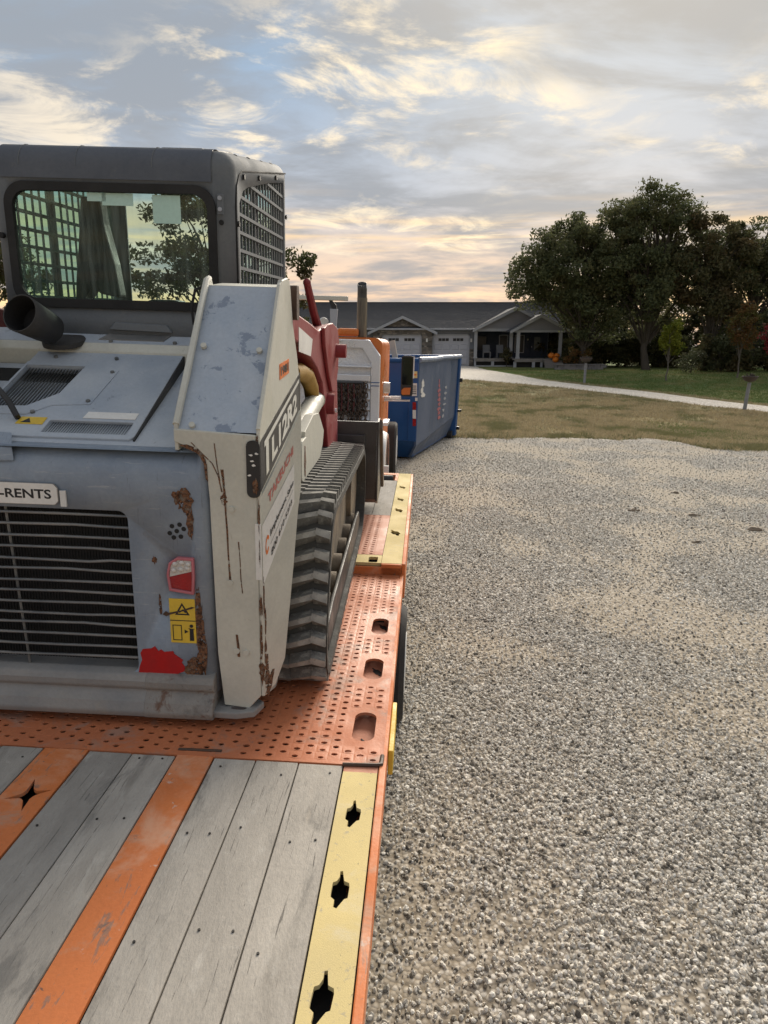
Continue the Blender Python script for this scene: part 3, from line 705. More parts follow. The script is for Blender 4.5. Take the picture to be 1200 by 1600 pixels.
# ------------------------------------------------------------------ compact track loader (loader frame)
CX = -1.29
lo = T('track_loader', 'grey and cream compact track loader with red lift arms parked on the trailer deck', 'track loader', (CX, 3.6, 0), F_LOAD)
def hull(x0, x1, y0, y1, z0, z1, bevels=(), holes=(), drop=(), top_rise=0.):
    """box with chosen edges rounded, faces dropped and openings cut into flat faces"""
    bm = bmesh.new(); bmesh.ops.create_cube(bm, size=1)
    x0, x1 = min(x0, x1), max(x0, x1)
    for v in bm.verts: v.co = Vector(((x0+x1)/2+v.co.x*(x1-x0), (y0+y1)/2+v.co.y*(y1-y0), (z0+z1)/2+v.co.z*(z1-z0)))
    for sel, r, sg in bevels:
        es = [e for e in bm.edges if sel((e.verts[0].co+e.verts[1].co)/2, (e.verts[1].co-e.verts[0].co).normalized())]
        bmesh.ops.bevel(bm, geom=es, offset=r, segments=sg, profile=.5, affect='EDGES')
    if top_rise:
        zm = (z0+z1)/2
        for v in bm.verts:
            if v.co.z > zm: v.co.z += top_rise*(v.co.y-y0)/(y1-y0)
    bm.normal_update()
    def big(axis, sgn):
        c = [f for f in bm.faces if f.normal[axis]*sgn > .9]
        return max(c, key=lambda f: f.calc_area())
    for axis, sgn, polys in holes:
        f = big(axis, sgn); o = [v for v in f.verts]
        i, j = [k for k in range(3) if k != axis]
        w = f.calc_center_median()[axis]
        loops = [[(v.co[i], v.co[j]) for v in o]] + [list(p) for p in polys]
        hv = []
        for p in polys:
            for q in p:
                c = [0, 0, 0]; c[i], c[j], c[axis] = q[0], q[1], w; hv.append(bm.verts.new(c))
        allv = o+hv
        tris = tessellate_polygon([[Vector((q[0], q[1], 0)) for q in l] for l in loops])
        bm.faces.remove(f)
        for t in tris:
            vv = [allv[k] for k in t]
            if len(set(vv)) == 3:
                try:
                    nf = bm.faces.new(vv); nf.normal_update()
                    if nf.normal[axis]*sgn < 0: nf.normal_flip()
                except ValueError: pass
    for axis, sgn in drop: bm.faces.remove(big(axis, sgn))
    mb = MB(); bm.verts.index_update()
    mb.add([tuple(v.co) for v in bm.verts], [tuple(v.index for v in f.verts) for f in bm.faces], True); bm.free()
    return mb
HR, HL = -.674, 2*CX+.674
# --- rear hood
grille_hole = rrect(-1.625, -.972, .205, .838, .035, 5)
hd = hull(HL, HR, 2.29, 2.95, .13, 1.062,
          bevels=[(lambda c, d: abs(d.z) > .9 and c.y < 2.4, .05, 5), (lambda c, d: abs(d.x) > .9 and c.y < 2.4 and c.z > .9, .125, 7)],
          holes=[(1, -1, [grille_hole, rrect(-.828, -.752, .556, .668, .03, 4)])], drop=[(1, 1), (2, -1)])
hood = lo.part('rear_hood', hd, m_hood, solid=.012, fix=False)
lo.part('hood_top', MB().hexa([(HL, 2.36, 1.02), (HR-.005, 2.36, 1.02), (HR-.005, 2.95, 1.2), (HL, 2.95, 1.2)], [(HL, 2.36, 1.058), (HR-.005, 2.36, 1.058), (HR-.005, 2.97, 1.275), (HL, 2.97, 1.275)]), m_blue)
# core behind the grille
lo.part('radiator', MB().box(-1.67, -.93, 2.372, 2.42, .17, .88), m_core)
rdm = MB()
for k in range(60): x = -1.63+.0112*k; rdm.box(x, x+.003, 2.367, 2.371, .20, .845)
lo.part('radiator_fins', rdm, m_void, kind='stuff')
for k in range(14):
    z = .262+.0425*k; w = random.uniform(-.004, .006); bx = random.uniform(-1.35, -1.1)
    pts = [(-1.64, 2.305, z), (-1.45, 2.30, z+w*.5), (bx, 2.296+random.uniform(-.004, .006), z+w+random.uniform(0, .006)), (-1.05, 2.30, z+.002), (-.955, 2.305, z-.001)]
    lo.part('grille_bar', MB().pipe(pts, .0052, 8), m_bar)
for x in (-1.40, -1.55): lo.part('grille_upright', MB().pipe([(x, 2.312, .19), (x-.02, 2.312, .85)], .005, 6), m_bar)
# bumper ledge under the hood
bp = MB()
prof = [(2.31, .215), (2.275, .205), (2.262, .185), (2.262, .16), (2.275, .145), (2.262, .13), (2.245, .11), (2.23, .075), (2.236, .052), (2.26, .045), (2.42, .045), (2.42, .215)]
bp.prism(prof, 0, HL-.02, HR-.055)
lo.part('rear_bumper', bp, m_bumper, bev=.006)
pc = [(y-.0035 if y < 2.4 else y, z) for y, z in prof]
lo.part('bumper_corner', MB().prism(pc, 0, HR-.27, HR-.010), m_bcorner, bev=.012, seg=3)
lo.part('bumper_foot', MB().prism([(-.74, 2.255), (-.60, 2.25), (-.535, 2.27), (-.512, 2.34), (-.62, 2.42), (-.74, 2.42)], 2, .050, .078, [ell(-.60, 2.292, .03, .016, 10)]), m_bumper, bev=.008)
lo.part('lower_body', MB().box(CX-.55, CX+.50, 2.45, 4.7, .18, .95), m_black)
# rental plate
pl = lo.part('rental_plate', MB().prism([(-1.80, .850), (-1.223, .853), (-1.210, .866), (-1.210, .914), (-1.223, .928), (-1.80, .930)], 1, 2.280, 2.286), m_paper, bev=.002)
lo.part('plate_lettering', text_mb('O-RENTS', lambda u, v: (-1.462+.230*u, 2.2795, .874+.034*v), .025), m_ink, pl)
lo.part('plate_frame', MB().pipe([(-1.8, 2.283, .852), (-1.22, 2.283, .854), (-1.209, 2.283, .868), (-1.209, 2.283, .913), (-1.22, 2.283, .927), (-1.8, 2.283, .931)], .0028, 6), m_bar, pl)
lo.part('plate_bracket', MB().box(-1.202, -1.182, 2.28, 2.288, .848, .905), m_white)
# tail lamp
tl = [(-.835, .548), (-.747, .536), (-.742, .60), (-.742, .676), (-.80, .678), (-.832, .655), (-.842, .61)]
tl_i = [(.787*0+(-.791)+(x+.791)*.82, .61+(z-.61)*.84) for x, z in tl]
rim = MB().prism(tl, 1, 2.276, 2.30, [tl_i])
lamp = lo.part('tail_lamp', rim, m_pinkrim, bev=.003)
lo.part('clear_lens', MB().prism([(-.832, .602), (-.752, .625), (-.749, .667), (-.80, .67), (-.826, .648)], 1, 2.281, 2.3), m_lens_w, lamp)
lo.part('red_lens', MB().prism([(-.828, .560), (-.754, .549), (-.752, .624), (-.832, .601)], 1, 2.282, 2.3), m_lens_r, lamp)
dm = MB()
for x, z in ((-.81, .652), (-.785, .657), (-.762, .652), (-.815, .628), (-.79, .632), (-.765, .637)): dm.ball((x, 2.281, z), .0105, n=8, m=5)
lo.part('lamp_bulbs', dm, m_lens_w, lamp, kind='stuff')
# horn holes
hh = MB()
for x, z in ((0, 0), (.022, .008), (-.022, -.008), (-.014, .016), (.010, .022), (.012, -.018), (-.010, -.022)): hh.disc((-.800+x*1.15, 2.2905, .772+z*1.1), (0, -1, 0), .0085, .0015, 10)
lo.part('horn_holes', hh, m_void, kind='stuff')
# warning decal
wd_ = lo.part('warning_decal', MB().box(-.842, -.748, 2.2865, 2.2895, .340, .515), m_bright_yellow, label='yellow crush warning decal')
lo.part('decal_print', MB().prism([(-.822, .452), (-.768, .452), (-.795, .500)], 1, 2.2855, 2.2863, [[(-.812, .457), (-.778, .457), (-.795, .489)]])
        .pipe([(-.806, 2.286, .463), (-.792, 2.286, .472), (-.782, 2.286, .462)], .003, 5)
        .prism([(-.834, .350), (-.800, .350), (-.800, .412), (-.834, .412)], 1, 2.2855, 2.2863, [[(-.831, .353), (-.803, .353), (-.803, .409), (-.831, .409)]])
        .prism([(-.772, .350), (-.756, .350), (-.757, .395), (-.752, .398), (-.776, .400), (-.771, .395)], 1, 2.2855, 2.2863).disc((-.764, 2.2863, .409), (0, -1, 0), .007, .001, 8)
        .prism([(-.79, .378), (-.776, .386), (-.79, .394)], 1, 2.2855, 2.2863).box(-.842, -.748, 2.2857, 2.2863, .428, .431), m_ink, wd_)
# rust and paint marks
def blob(cx, cz, rx, rz, n=22, j=.3, seed=0):
    rr = random.Random(seed); return [(cx+rx*math.cos(2*math.pi*k/n)*(1+rr.uniform(-j, j)), cz+rz*math.sin(2*math.pi*k/n)*(1+rr.uniform(-j, j))) for k in range(n)]
lo.part('red_paint_patch', MB().prism([(-1.03, .170), (-1.01, .163), (-.975, .166), (-.93, .176), (-.87, .188), (-.835, .205), (-.80, .222), (-.797, .24), (-.808, .256), (-.803, .268), (-.835, .292), (-.838, .303), (-.872, .298), (-.884, .308), (-.893, .300), (-.906, .320), (-.92, .310), (-.952, .306), (-.962, .290), (-.957, .262), (-.968, .235), (-.975, .203), (-.99, .185)], 1, 2.2875, 2.2895), m_redpatch)
rm = MB()
for i, (x, z, a, b) in enumerate([(-.765, .885, .026, .045), (-.750, .80, .012, .06), (-.790, .895, .018, .025), (-.735, .50, .010, .06), (-.733, .40, .018, .09), (-.732, .29, .020, .08), (-.76, .235, .035, .04), (-.885, .66, .009, .014), (-.875, .49, .006, .04)]):
    rm.prism(blob(x, z, a, b, 18, .35, i), 1, 2.2880, 2.2896)
lo.part('rust_marks', rm, m_rust, kind='stuff')
gm = MB().prism([(-.868, .452), (-.855, .445), (-.840, .452), (-.760, .478), (-.748, .484), (-.76, .486), (-.80, .470), (-.845, .459), (-.855, .466)], 1, 2.2845, 2.2853)
lo.part('grease_streak', gm, m_grease)
# --- sloped top panel with vents
PB, PT = Vector((0, 2.385, 1.068)), Vector((0, 2.99, 1.322))
pdir = (PT-PB).normalized(); pn = Vector((0, -pdir.z, pdir.y))
def pp(x, s, w=0.): q = PB+pdir*s+pn*w; return (x, q.y, q.z)
PL = (PT-PB).length
def on_panel(poly, w0, w1, holes=()):
    mb = MB().prism(poly, 2, w0, w1, holes); mb.v = [pp(x, s, w) for x, s, w in mb.v]; return mb
v1 = rrect(-1.315, -1.005, .028, .112, .004, 2)
v2 = [(-1.80, .19), (-1.445, .20), (-1.36, .30), (-1.345, .525), (-1.80, .525)]
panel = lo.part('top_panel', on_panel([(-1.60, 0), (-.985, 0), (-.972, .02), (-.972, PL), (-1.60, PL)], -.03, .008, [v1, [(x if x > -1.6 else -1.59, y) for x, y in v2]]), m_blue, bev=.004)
lo.part('panel_lip', on_panel([(-.972, .0), (-.966, .0), (-.966, PL), (-.972, PL)], -.05, .006), m_black)
lo.part('vent_core', on_panel([(-1.79, .02), (-1.0, .02), (-1.0, .56), (-1.79, .56)], -.034, -.026), m_void)
sl = MB()
for k in range(32):
    x = -1.312+.0096*k
    sl.v += [pp(*q) for q in ((x, .028, -.012), (x+.0045, .028, 0), (x+.0045+.003, .112, 0), (x+.003, .112, -.012))]; n = len(sl.v); sl.f.append((n-4, n-3, n-2, n-1))
for k in range(19):
    x = -1.598+.0135*k
    y0 = .20 if x < -1.445 else .20+(x+1.445)*1.18
    sl.v += [pp(*q) for q in ((x, y0, -.014), (x+.0065, y0, .0), (min(x+.0065, -1.347), .523, .0), (min(x, -1.35), .523, -.014))]; n = len(sl.v); sl.f.append((n-4, n-3, n-2, n-1))
lo.part('vent_slats', sl, m_bar, kind='stuff', fix=False)
lo.part('access_cover', on_panel([(-1.60, .135), (-1.42, .14), (-1.35, .21), (-1.21, .225), (-1.195, .50), (-1.27, .555), (-1.60, .555)], .008, .011, [[(x if x > -1.6 else -1.59, y) for x, y in v2]]), m_blue)
lo.part('yellow_label', on_panel([(-1.43, .075), (-1.33, .075), (-1.33, .122), (-1.425, .122)], .0085, .0105), m_bright_yellow)
lo.part('label_print', on_panel([(-1.415, .082), (-1.375, .082), (-1.393, .113)], .0108, .0112), m_ink)
lo.part('white_label', on_panel([(-1.20, .128), (-1.005, .128), (-1.005, .172), (-1.195, .172)], .0085, .0105), m_paper)
bl = MB()
for x, s in ((-1.40, .155), (-1.225, .245), (-1.215, .48), (-1.24, .60), (-1.50, .60)):
    bl.pipe([pp(x, s, .006), pp(x, s, .017)], .0085, 8)
lo.part('panel_bolts', bl, m_bar, kind='stuff')
lo.part('hood_handle', MB().pipe([pp(-1.44, .12, .0), pp(-1.43, .10, .03), pp(-1.46, .13, .07), pp(-1.53, .2, .08), pp(-1.6, .25, .06)], .011, 8), m_black)
lo.part('latch_block', MB().hexa([(-1.60, 2.33, 1.06), (-1.38, 2.33, 1.055), (-1.36, 2.30, 1.0), (-1.60, 2.28, .995)], [(-1.60, 2.36, 1.10), (-1.39, 2.36, 1.09), (-1.37, 2.31, 1.045), (-1.60, 2.28, 1.04)]), m_hood, bev=.006)
# ridge and flat deck up to the cab
lo.part('hood_ridge', MB().hexa([(HL, 2.985, 1.27), (HR-.2, 2.985, 1.27), (HR-.2, 3.10, 1.27), (HL, 3.10, 1.27)], [(HL, 2.985, 1.338), (HR-.2, 2.985, 1.338), (HR-.2, 3.02, 1.372), (HL, 3.02, 1.372)]), m_cream, bev=.006)
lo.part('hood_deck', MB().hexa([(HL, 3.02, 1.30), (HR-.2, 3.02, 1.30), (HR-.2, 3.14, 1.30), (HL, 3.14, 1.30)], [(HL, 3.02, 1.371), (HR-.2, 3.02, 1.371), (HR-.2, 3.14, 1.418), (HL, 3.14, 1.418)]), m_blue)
lo.part('mesh_vent', MB().hexa([(-1.36, 3.045, 1.372), (-1.075, 3.045, 1.372), (-1.055, 3.115, 1.40), (-1.33, 3.115, 1.40)], [(-1.36, 3.045, 1.385), (-1.075, 3.045, 1.385), (-1.055, 3.115, 1.412), (-1.33, 3.115, 1.412)]), m_bar)
bl = MB()
for x in (-1.62, -1.30, -1.02): bl.disc((x, 3.03, 1.372), (0, -.3, 1), .009, .012, 8)
lo.part('deck_bolts', bl, m_bar, kind='stuff')
# exhaust stub
ea, eb = Vector((-1.515, 2.945, 1.422)), Vector((-1.548, 2.775, 1.488))
ex = MB(); d = (eb-ea)
ex.pipe([ea, ea+d*.5, eb], [.062, .070, .076], 24, caps=False); lo.part('exhaust_pipe', ex, m_exh, solid=.004, fix=True)
lo.part('exhaust_throat_shade', MB().pipe([ea+d*.45, ea+d*.46], .064, 18), m_void)
lo.part('exhaust_inner_shade', MB().pipe([ea, ea+d*.5, ea+d*.99], [.057, .065, .0715], 24, caps=False), m_void, fix=False)  # added black inner tube and disc paint the shade inside the pipe
lo.part('exhaust_collar', MB().disc((-1.50, 3.02, 1.36), (0, -.25, 1), .088, .02, 16), m_exh)
# --- cab
K0, K1, KY = 2*CX+.77, -.77, 3.10
win = rrect(-1.715, -.862, 1.535, 1.992, .075, 6)
side_hole = [(3.215, 1.50), (4.30, 1.50), (4.30, 2.225), (3.9, 2.16), (3.40, 2.060), (3.30, 2.03), (3.225, 1.97)]
cabm = hull(K0, K1, KY, 4.40, 1.385, 2.150,
    bevels=[(lambda c, d: abs(d.z) > .9, .078, 5), (lambda c, d: abs(d.z) < .2 and c.z > 2.1, .070, 6)],
    holes=[(1, -1, [win]), (0, 1, [side_hole]), (0, -1, [side_hole])], drop=[(1, 1), (2, -1)], top_rise=.19)
cab = lo.part('cab', cabm, m_cab, solid=.035, fix=False)
lo.part('cab_roof_cap', MB().hexa([(K0+.12, 3.22, 2.13), (K1-.12, 3.22, 2.13), (K1-.12, 4.3, 2.30), (K0+.12, 4.3, 2.30)], [(K0+.14, 3.26, 2.175), (K1-.14, 3.26, 2.175), (K1-.14, 4.25, 2.335), (K0+.14, 4.25, 2.335)]), m_roof, bev=.012)
lo.part('roof_hatch', MB().hexa([(-1.12, 3.24, 2.165), (-.92, 3.24, 2.165), (-.9, 3.7, 2.25), (-1.14, 3.7, 2.25)], [(-1.11, 3.25, 2.186), (-.93, 3.25, 2.186), (-.91, 3.69, 2.26), (-1.13, 3.69, 2.26)]), m_black, bev=.006)
# rolled roof skin at the rear, darker than the pillars
rk = []
for k in range(9):
    a = R(90*k/8); rk.append([(x, KY+.07-.0755*math.cos(a), 2.08+.0755*math.sin(a)+.011*math.sin(a)) for x in np.linspace(K0+.06, K1-.085, 8)])
rk.insert(0, [(x, KY-.0055, 2.030) for x in np.linspace(K0+.06, K1-.085, 8)])
lo.part('roof_skin', MB().grid(rk), m_roof, fix=False)
seams = MB()
for x in (-1.66, -1.42, -1.10): seams.pipe([(x+.01*(1-math.cos(a)), KY+.07-.0765*math.cos(a), 2.08+.0765*math.sin(a)+.011*math.sin(a)) for a in (R(q) for q in range(0, 91, 15))], .0022, 5)
lo.part('roof_seams', seams, m_cab, kind='stuff')
bl = MB()
for x in (-1.74, -1.2, -.95, -.86): bl.ball((x, 3.2, 2.166), .012, (1, 1, .6), 8, 5)
for y, z in ((3.35, 2.178), (3.6, 2.215), (3.9, 2.258), (4.15, 2.295)): bl.ball((K1-.045, y, z), .012, (1, 1, .6), 8, 5)
lo.part('roof_bolts', bl, m_black, kind='stuff')
# rear window
wo = rrect(-1.738, -.839, 1.512, 2.016, .09, 8); wi = rrect(-1.702, -.875, 1.550, 1.980, .065, 8)
seal = lo.part('window_seal', MB().prism(wo, 1, KY-.014, KY+.012, [wi]), m_rubber, bev=.006)
gl = lo.part('rear_window', MB().add([(x, KY+.004, z) for x, z in wi], [tuple(range(len(wi)))]), m_glass, fix=False)
for a, b, c, d in ((-1.385, -1.305, 1.945, 1.988), (-1.322, -1.19, 1.93, 1.985), (-1.108, -.99, 1.865, 1.975)):
    lo.part('notice_sheet', MB().box(a, b, KY+.0005, KY+.0025, c, min(d, 1.978)), m_notice)
# hinge, latch and bolts on the right pillar
hg = lo.part('window_hinge', MB().box(-.832, -.806, KY-.012, KY-.001, 1.905, 1.985), m_cab, bev=.003)
lo.part('hinge_bolts', MB().disc((-.819, KY-.0125, 1.968), (0, -1, 0), .009, .006, 8).disc((-.819, KY-.0125, 1.925), (0, -1, 0), .009, .006, 8), m_trim, hg, kind='stuff')
lo.part('pillar_hole', MB().disc((-.818, KY-.001, 1.875), (0, -1, 0), .011, .002, 10).disc((-1.762, KY-.001, 1.80), (0, -1, 0), .012, .02, 10), m_void, kind='stuff')
lo.part('cab_shelf', MB().hexa([(-1.33, 3.085, 1.425), (-1.05, 3.085, 1.418), (-1.05, 3.11, 1.42), (-1.33, 3.11, 1.42)], [(-1.30, 3.088, 1.455), (-1.075, 3.088, 1.449), (-1.07, 3.11, 1.452), (-1.31, 3.11, 1.46)]), m_cab, bev=.003)
lo.part('wire_loop', MB().pipe([(-.935, 3.03, 1.46), (-.925, 2.98, 1.53), (-.90, 2.96, 1.60), (-.86, 2.95, 1.615), (-.82, 2.93, 1.60)], .006, 6), m_black)
# side screens
def screen(x, sgn):
    mb = MB()
    xa, xb = (x-.004, x+.004)
    def ztop(y): return float(np.interp(y, [3.215, 3.30, 3.40, 3.9, 4.3], [1.97, 2.03, 2.06, 2.16, 2.225]))
    z = 1.555
    while z < 2.24:
        y0 = 9.
        for yy in np.arange(3.2, 4.3, .05):
            if ztop(yy) > z: y0 = yy; break
        if y0 < 4.22: mb.box(xa-.004, xb+.004, y0-.03, 4.31, z-.007, z+.007)
        z += .0745
    for y in np.arange(3.235, 4.3, .068): mb.box(xa, xb, y-.0045, y+.0045, 1.49, ztop(y)+.015)
    return mb
for x in (K1-.012, K0+.012):
    s_ = lo.part('side_screen', screen(x, 1), m_cab)
    lo.part('screen_post', MB().box(x-.02, x-.006, 3.62, 3.66, 1.48, 2.13), m_black, s_)
pg = lo.part('side_window', MB().add([(K1-.03, y, z) for y, z in side_hole], [tuple(range(len(side_hole)))]), m_glass, fix=False)
lo.part('side_window', MB().add([(K0+.03, y, z) for y, z in side_hole], [tuple(range(len(side_hole)))]), m_glass, fix=False)
# seam line around the removable side panel and its bolts
gp = [(3.16, 1.45), (3.16, 1.95), (3.175, 2.03), (3.215, 2.075), (3.28, 2.105), (4.36, 2.285)]
lo.part('panel_seam', MB().pipe([(K1+.0005, y, z) for y, z in gp], .004, 6), m_void)
bl = MB()
for y, z in ((3.30, 2.085), (3.62, 2.135), (4.05, 2.21), (3.18, 1.88), (3.19, 1.62), (4.35, 2.05)): bl.disc((K1, y, z), (1, 0, 0), .012, .010, 8)
lo.part('panel_bolts', bl, m_black, kind='stuff')
# interior
lo.part('seat_back', MB().prism([(-1.33, 1.42), (-1.06, 1.42), (-1.09, 1.52), (-1.13, 1.56), (-1.27, 1.56), (-1.31, 1.53)], 1, 3.42, 3.56), m_black, bev=.03, seg=3)
lo.part('head_restraint', MB().prism([(x-.20, z) for x, z in [(-1.47, 1.50), (-1.425, 1.50), (-1.40, 1.66), (-1.37, 1.68), (-1.35, 1.58), (-1.24, 1.56), (-1.26, 1.72), (-1.30, 1.90), (-1.31, 2.02), (-1.40, 2.02), (-1.43, 1.80), (-1.45, 1.68)]], 1, 3.5, 3.6), m_black, bev=.02, seg=3, label='tall dark seat frame seen through the rear window')
lo.part('control_console', MB().prism([(-1.75, 1.40), (-.85, 1.40), (-.87, 1.50), (-1.0, 1.56), (-1.3, 1.53), (-1.55, 1.53)], 1, 3.7, 3.95), m_black, bev=.03)
lo.part('cab_floor', MB().box(K0+.05, K1-.05, 3.15, 4.4, 1.36, 1.38), m_void)
lo.part('front_frame', MB().prism([(K0+.01, 1.36), (K1-.01, 1.36), (K1-.01, 2.29), (K0+.01, 2.29)], 1, 4.37, 4.40, [rrect(K0+.07, K1-.07, 1.42, 2.20, .04)]), m_cab)
lo.part('cab_base', MB().box(K0, K1, 3.13, 4.4, .9, 1.355), m_black)
# --- right tower
TX, TI = -.50, -.794
side = [(2.292, .13), (2.50, .045), (2.72, .05), (2.965, .414), (3.10, .639), (3.28, .754), (3.20, .92), (3.207, 1.03), (3.16, 1.22), (3.086, 1.345), (2.99, 1.47), (2.93, 1.62), (2.905, 1.645), (2.86, 1.652), (2.735, 1.636), (2.70, 1.622), (2.30, 1.142), (2.291, 1.10)]
for sgn in (-1, 1):
    def mx(x): return x if sgn > 0 else 2*CX-x
    def bx(mb):
        if sgn < 0: mb.v = [(2*CX-x, y, z) for x, y, z in mb.v]
        return mb
    tw = lo.part('tower', bx(MB().prism(side, 0, TX-.012, TX)), m_cream, bev=.003, label='cream right tower plate with decals and rust' if sgn > 0 else None)
    lo.part('tower_rear_face', bx(MB().prism([(TI, 1.135), (TX-.013, 1.122), (TX-.013, .13), (-.56, .075), (-.655, .085), (-.672, .30), (-.680, .90), (-.688, 1.03), (-.715, 1.062), (TI, 1.092)], 1, 2.293, 2.31)), m_cream, bev=.004)
    lo.part('tower_inner_plate', bx(MB().prism([(2.30, 1.06), (2.30, 1.15), (2.735, 1.634), (2.79, 1.632), (3.05, 1.35), (3.05, 1.06)], 0, TI, TI+.014)), m_cream, bev=.003)
    # inset sloping plate between the flanges
    ip_ = MB(); N_ = 8
    a0, a1 = Vector((0, 2.302, 1.128)), Vector((0, 2.735, 1.612))
    rows = []
    for k in range(N_+1):
        t = k/N_; q = a0.lerp(a1, t); n_ = -.010 if 0 < k < N_ else 0
        rows.append([(x, q.y+.75*n_*0, q.z+n_*.5-(.006 if abs(t-.42) < .08 else 0)) for x in np.linspace(TI+.0145, TX-.0125, 6)])
    lo.part('tower_cover', bx(MB().grid(rows)), m_tower, fix=False)
    lo.part('tower_cap', bx(MB().hexa([(TI+.015, 2.735, 1.58), (TX-.013, 2.735, 1.58), (TX-.013, 2.95, 1.58), (TI+.015, 2.95, 1.58)], [(TI+.015, 2.735, 1.613), (TX-.013, 2.735, 1.613), (TX-.013, 2.93, 1.628), (TI+.015, 2.93, 1.628)])), m_cream)
    lo.part('tower_core', bx(MB().box(TI+.015, TX-.014, 2.4, 3.05, .8, 1.12).box(TI+.1, TX-.02, 2.45, 2.75, .1, .8)), m_black)
    lo.part('flange_roll', bx(MB().pipe([(TI+.007, 2.305, 1.148), (TI+.007, 2.735, 1.630), (TI+.007, 2.77, 1.638)], .012, 8).pipe([(TX-.006, 2.30, 1.140), (TX-.006, 2.735, 1.636)], .008, 8)), m_cream)
    bl = MB()
    for x, t in ((TI+.045, .55), (TX-.045, .53), (TI+.06, .03)):
        q = a0.lerp(a1, t); bl.disc((x, q.y, q.z), (0, -.75, .66), .011, .012, 8)
    for x, z in ((-.603, .86), (-.617, .585), (-.60, .315), (-.565, .31)): bl.disc((x, 2.293, z), (0, -1, 0), .011, .006, 10)
    lo.part('tower_bolts', bx(bl), m_cream, kind='stuff')
# lower guard of the tower, toed in ahead of the track
def toe(y, z, lift=0.):
    y2 = 1.574/(.467+.5/y); return (-.5+.467*(y2-2.3)+lift*.9, y2-lift*.42, 1.53692-(1.53692-z)*y2/y)
gpoly = [(2.296, .14), (2.50, .06), (2.72, .065), (2.965, .414), (3.10, .639), (3.19, .72), (3.19, 1.085), (2.75, .985), (2.296, .905)]
gmb = MB(); gmb.hexa([toe(y, z, -.008) for y, z in gpoly], [toe(y, z, 0) for y, z in gpoly])
guard = lo.part('tower_guard', gmb, m_cream, label='cream lower guard with the dealer label')
# decals of the right tower side (u along y, v up; the band climbs forward)
def on_side(y0, y1, zlo0, zhi0, zlo1, zhi1, lift):
    return lambda u, v: (TX+lift, y0+(y1-y0)*u, (zlo0*(1-u)+zlo1*u)*(1-v)+(zhi0*(1-u)+zhi1*u)*v)
def quad(fn, th=.001):
    a = [fn(0, 0), fn(1, 0), fn(1, 1), fn(0, 1)]; return MB().hexa([(x-th, y, z) for x, y, z in a], a)
fb = on_side(2.296, 3.165, .925, 1.100, 1.093, 1.262, .0015)
bd = lo.part('model_band', quad(fb), m_greyband, tw, label='dark grey model band')
fb2 = lambda u, v: (TX+.0030, *fb(u, v)[1:])
lt = MB()
def poly_uv(pts): lt.add([fb2(u, v) for u, v in pts], [tuple(range(len(pts)))])
poly_uv([(.07, .76), (.95, .80), (.95, .90), (.07, .88)]); poly_uv([(.10, .12), (.155, .12), (.155, .76), (.10, .76)])
uv, fs = text_polys('L12R2', 1, .045)
lt.add([fb2(.22+.66*u, .16+.52*v) for u, v in uv], fs)
lo.part('model_lettering', lt, m_letter, tw, fix=False)
lo.part('maker_lettering', text_mb('TAKEUCHI', lambda u, v: toe(*on_side(2.415, 2.96, .845, .885, .925, .965, 0)(u, v)[1:], .002), .03), m_redink, guard, fix=False)
fl = on_side(2.300, 2.985, .575, .800, .70, .878, 0)
fl1 = lambda u, v: toe(*fl(u, v)[1:], .0015)
fl2 = lambda u, v: toe(*fl(u, v)[1:], .003)
nn = 8
lo.part('dealer_label', MB().add([fl1(k/nn, q) for k in range(nn+1) for q in (0, 1)], [(2*k, 2*k+2, 2*k+3, 2*k+1) for k in range(nn)]), m_paper, guard, fix=False)
uv, fs = text_polys('Implement Sales', 1, .02)
lb = MB().add([fl2(.20+.76*u, .50+.17*v) for u, v in uv], fs)
uv, fs = text_polys('800 610 5373', 1, .02)
lb.add([fl2(.22+.68*u, .14+.13*v) for u, v in uv], fs)
lb.add([fl2(.20, .40), fl2(.95, .42), fl2(.95, .43), fl2(.20, .41)], [(0, 1, 2, 3)])
lo.part('dealer_lettering', lb, m_ink, guard, fix=False)
lo.part('dealer_mark', MB().add([fl2(.12+.05*math.cos(a)*r_, .52+.16*math.sin(a)*r_) for r_ in (1, .6) for a in np.linspace(.4, 5.6, 14)], [(k, k+1, 15+k, 14+k) for k in range(13)]), m_orangesticker, guard, fix=False)
lo.part('label_fold', MB().box(-.522, TX-.001, 2.2905, 2.2925, .60, .81), m_paper, tw)
fo = on_side(2.665, 2.875, 1.272, 1.332, 1.283, 1.340, .0016)
os_ = lo.part('number_decal', quad(fo), m_orangesticker, tw)
lo.part('number_print', text_mb('1981', lambda u, v: (TX+.0032, *fo(.1+.8*u, .2+.6*v)[1:]), .03), m_greyband, os_, fix=False)
# black reflector pad wrapping the rear corner
lo.part('corner_pad', MB().prism(rrect(-.546, -.499, .905, 1.105, .02, 4), 1, 2.286, 2.2925), m_black, tw, bev=.002)
lo.part('pad_scar', MB().prism(blob(-.515, .945, .010, .028, 14, .3, 3), 1, 2.2845, 2.2858), m_rust, tw)
pw_ = MB()
for x, z in ((-.53, 1.055), (-.52, 1.02), (-.535, .985), (-.51, 1.06), (-.525, 1.035)): pw_.prism(blob(x, z, .006, .004, 9, .5, int(x*999)), 1, 2.2850, 2.2858)
lo.part('pad_scuffs', pw_, m_paper, tw, kind='stuff')
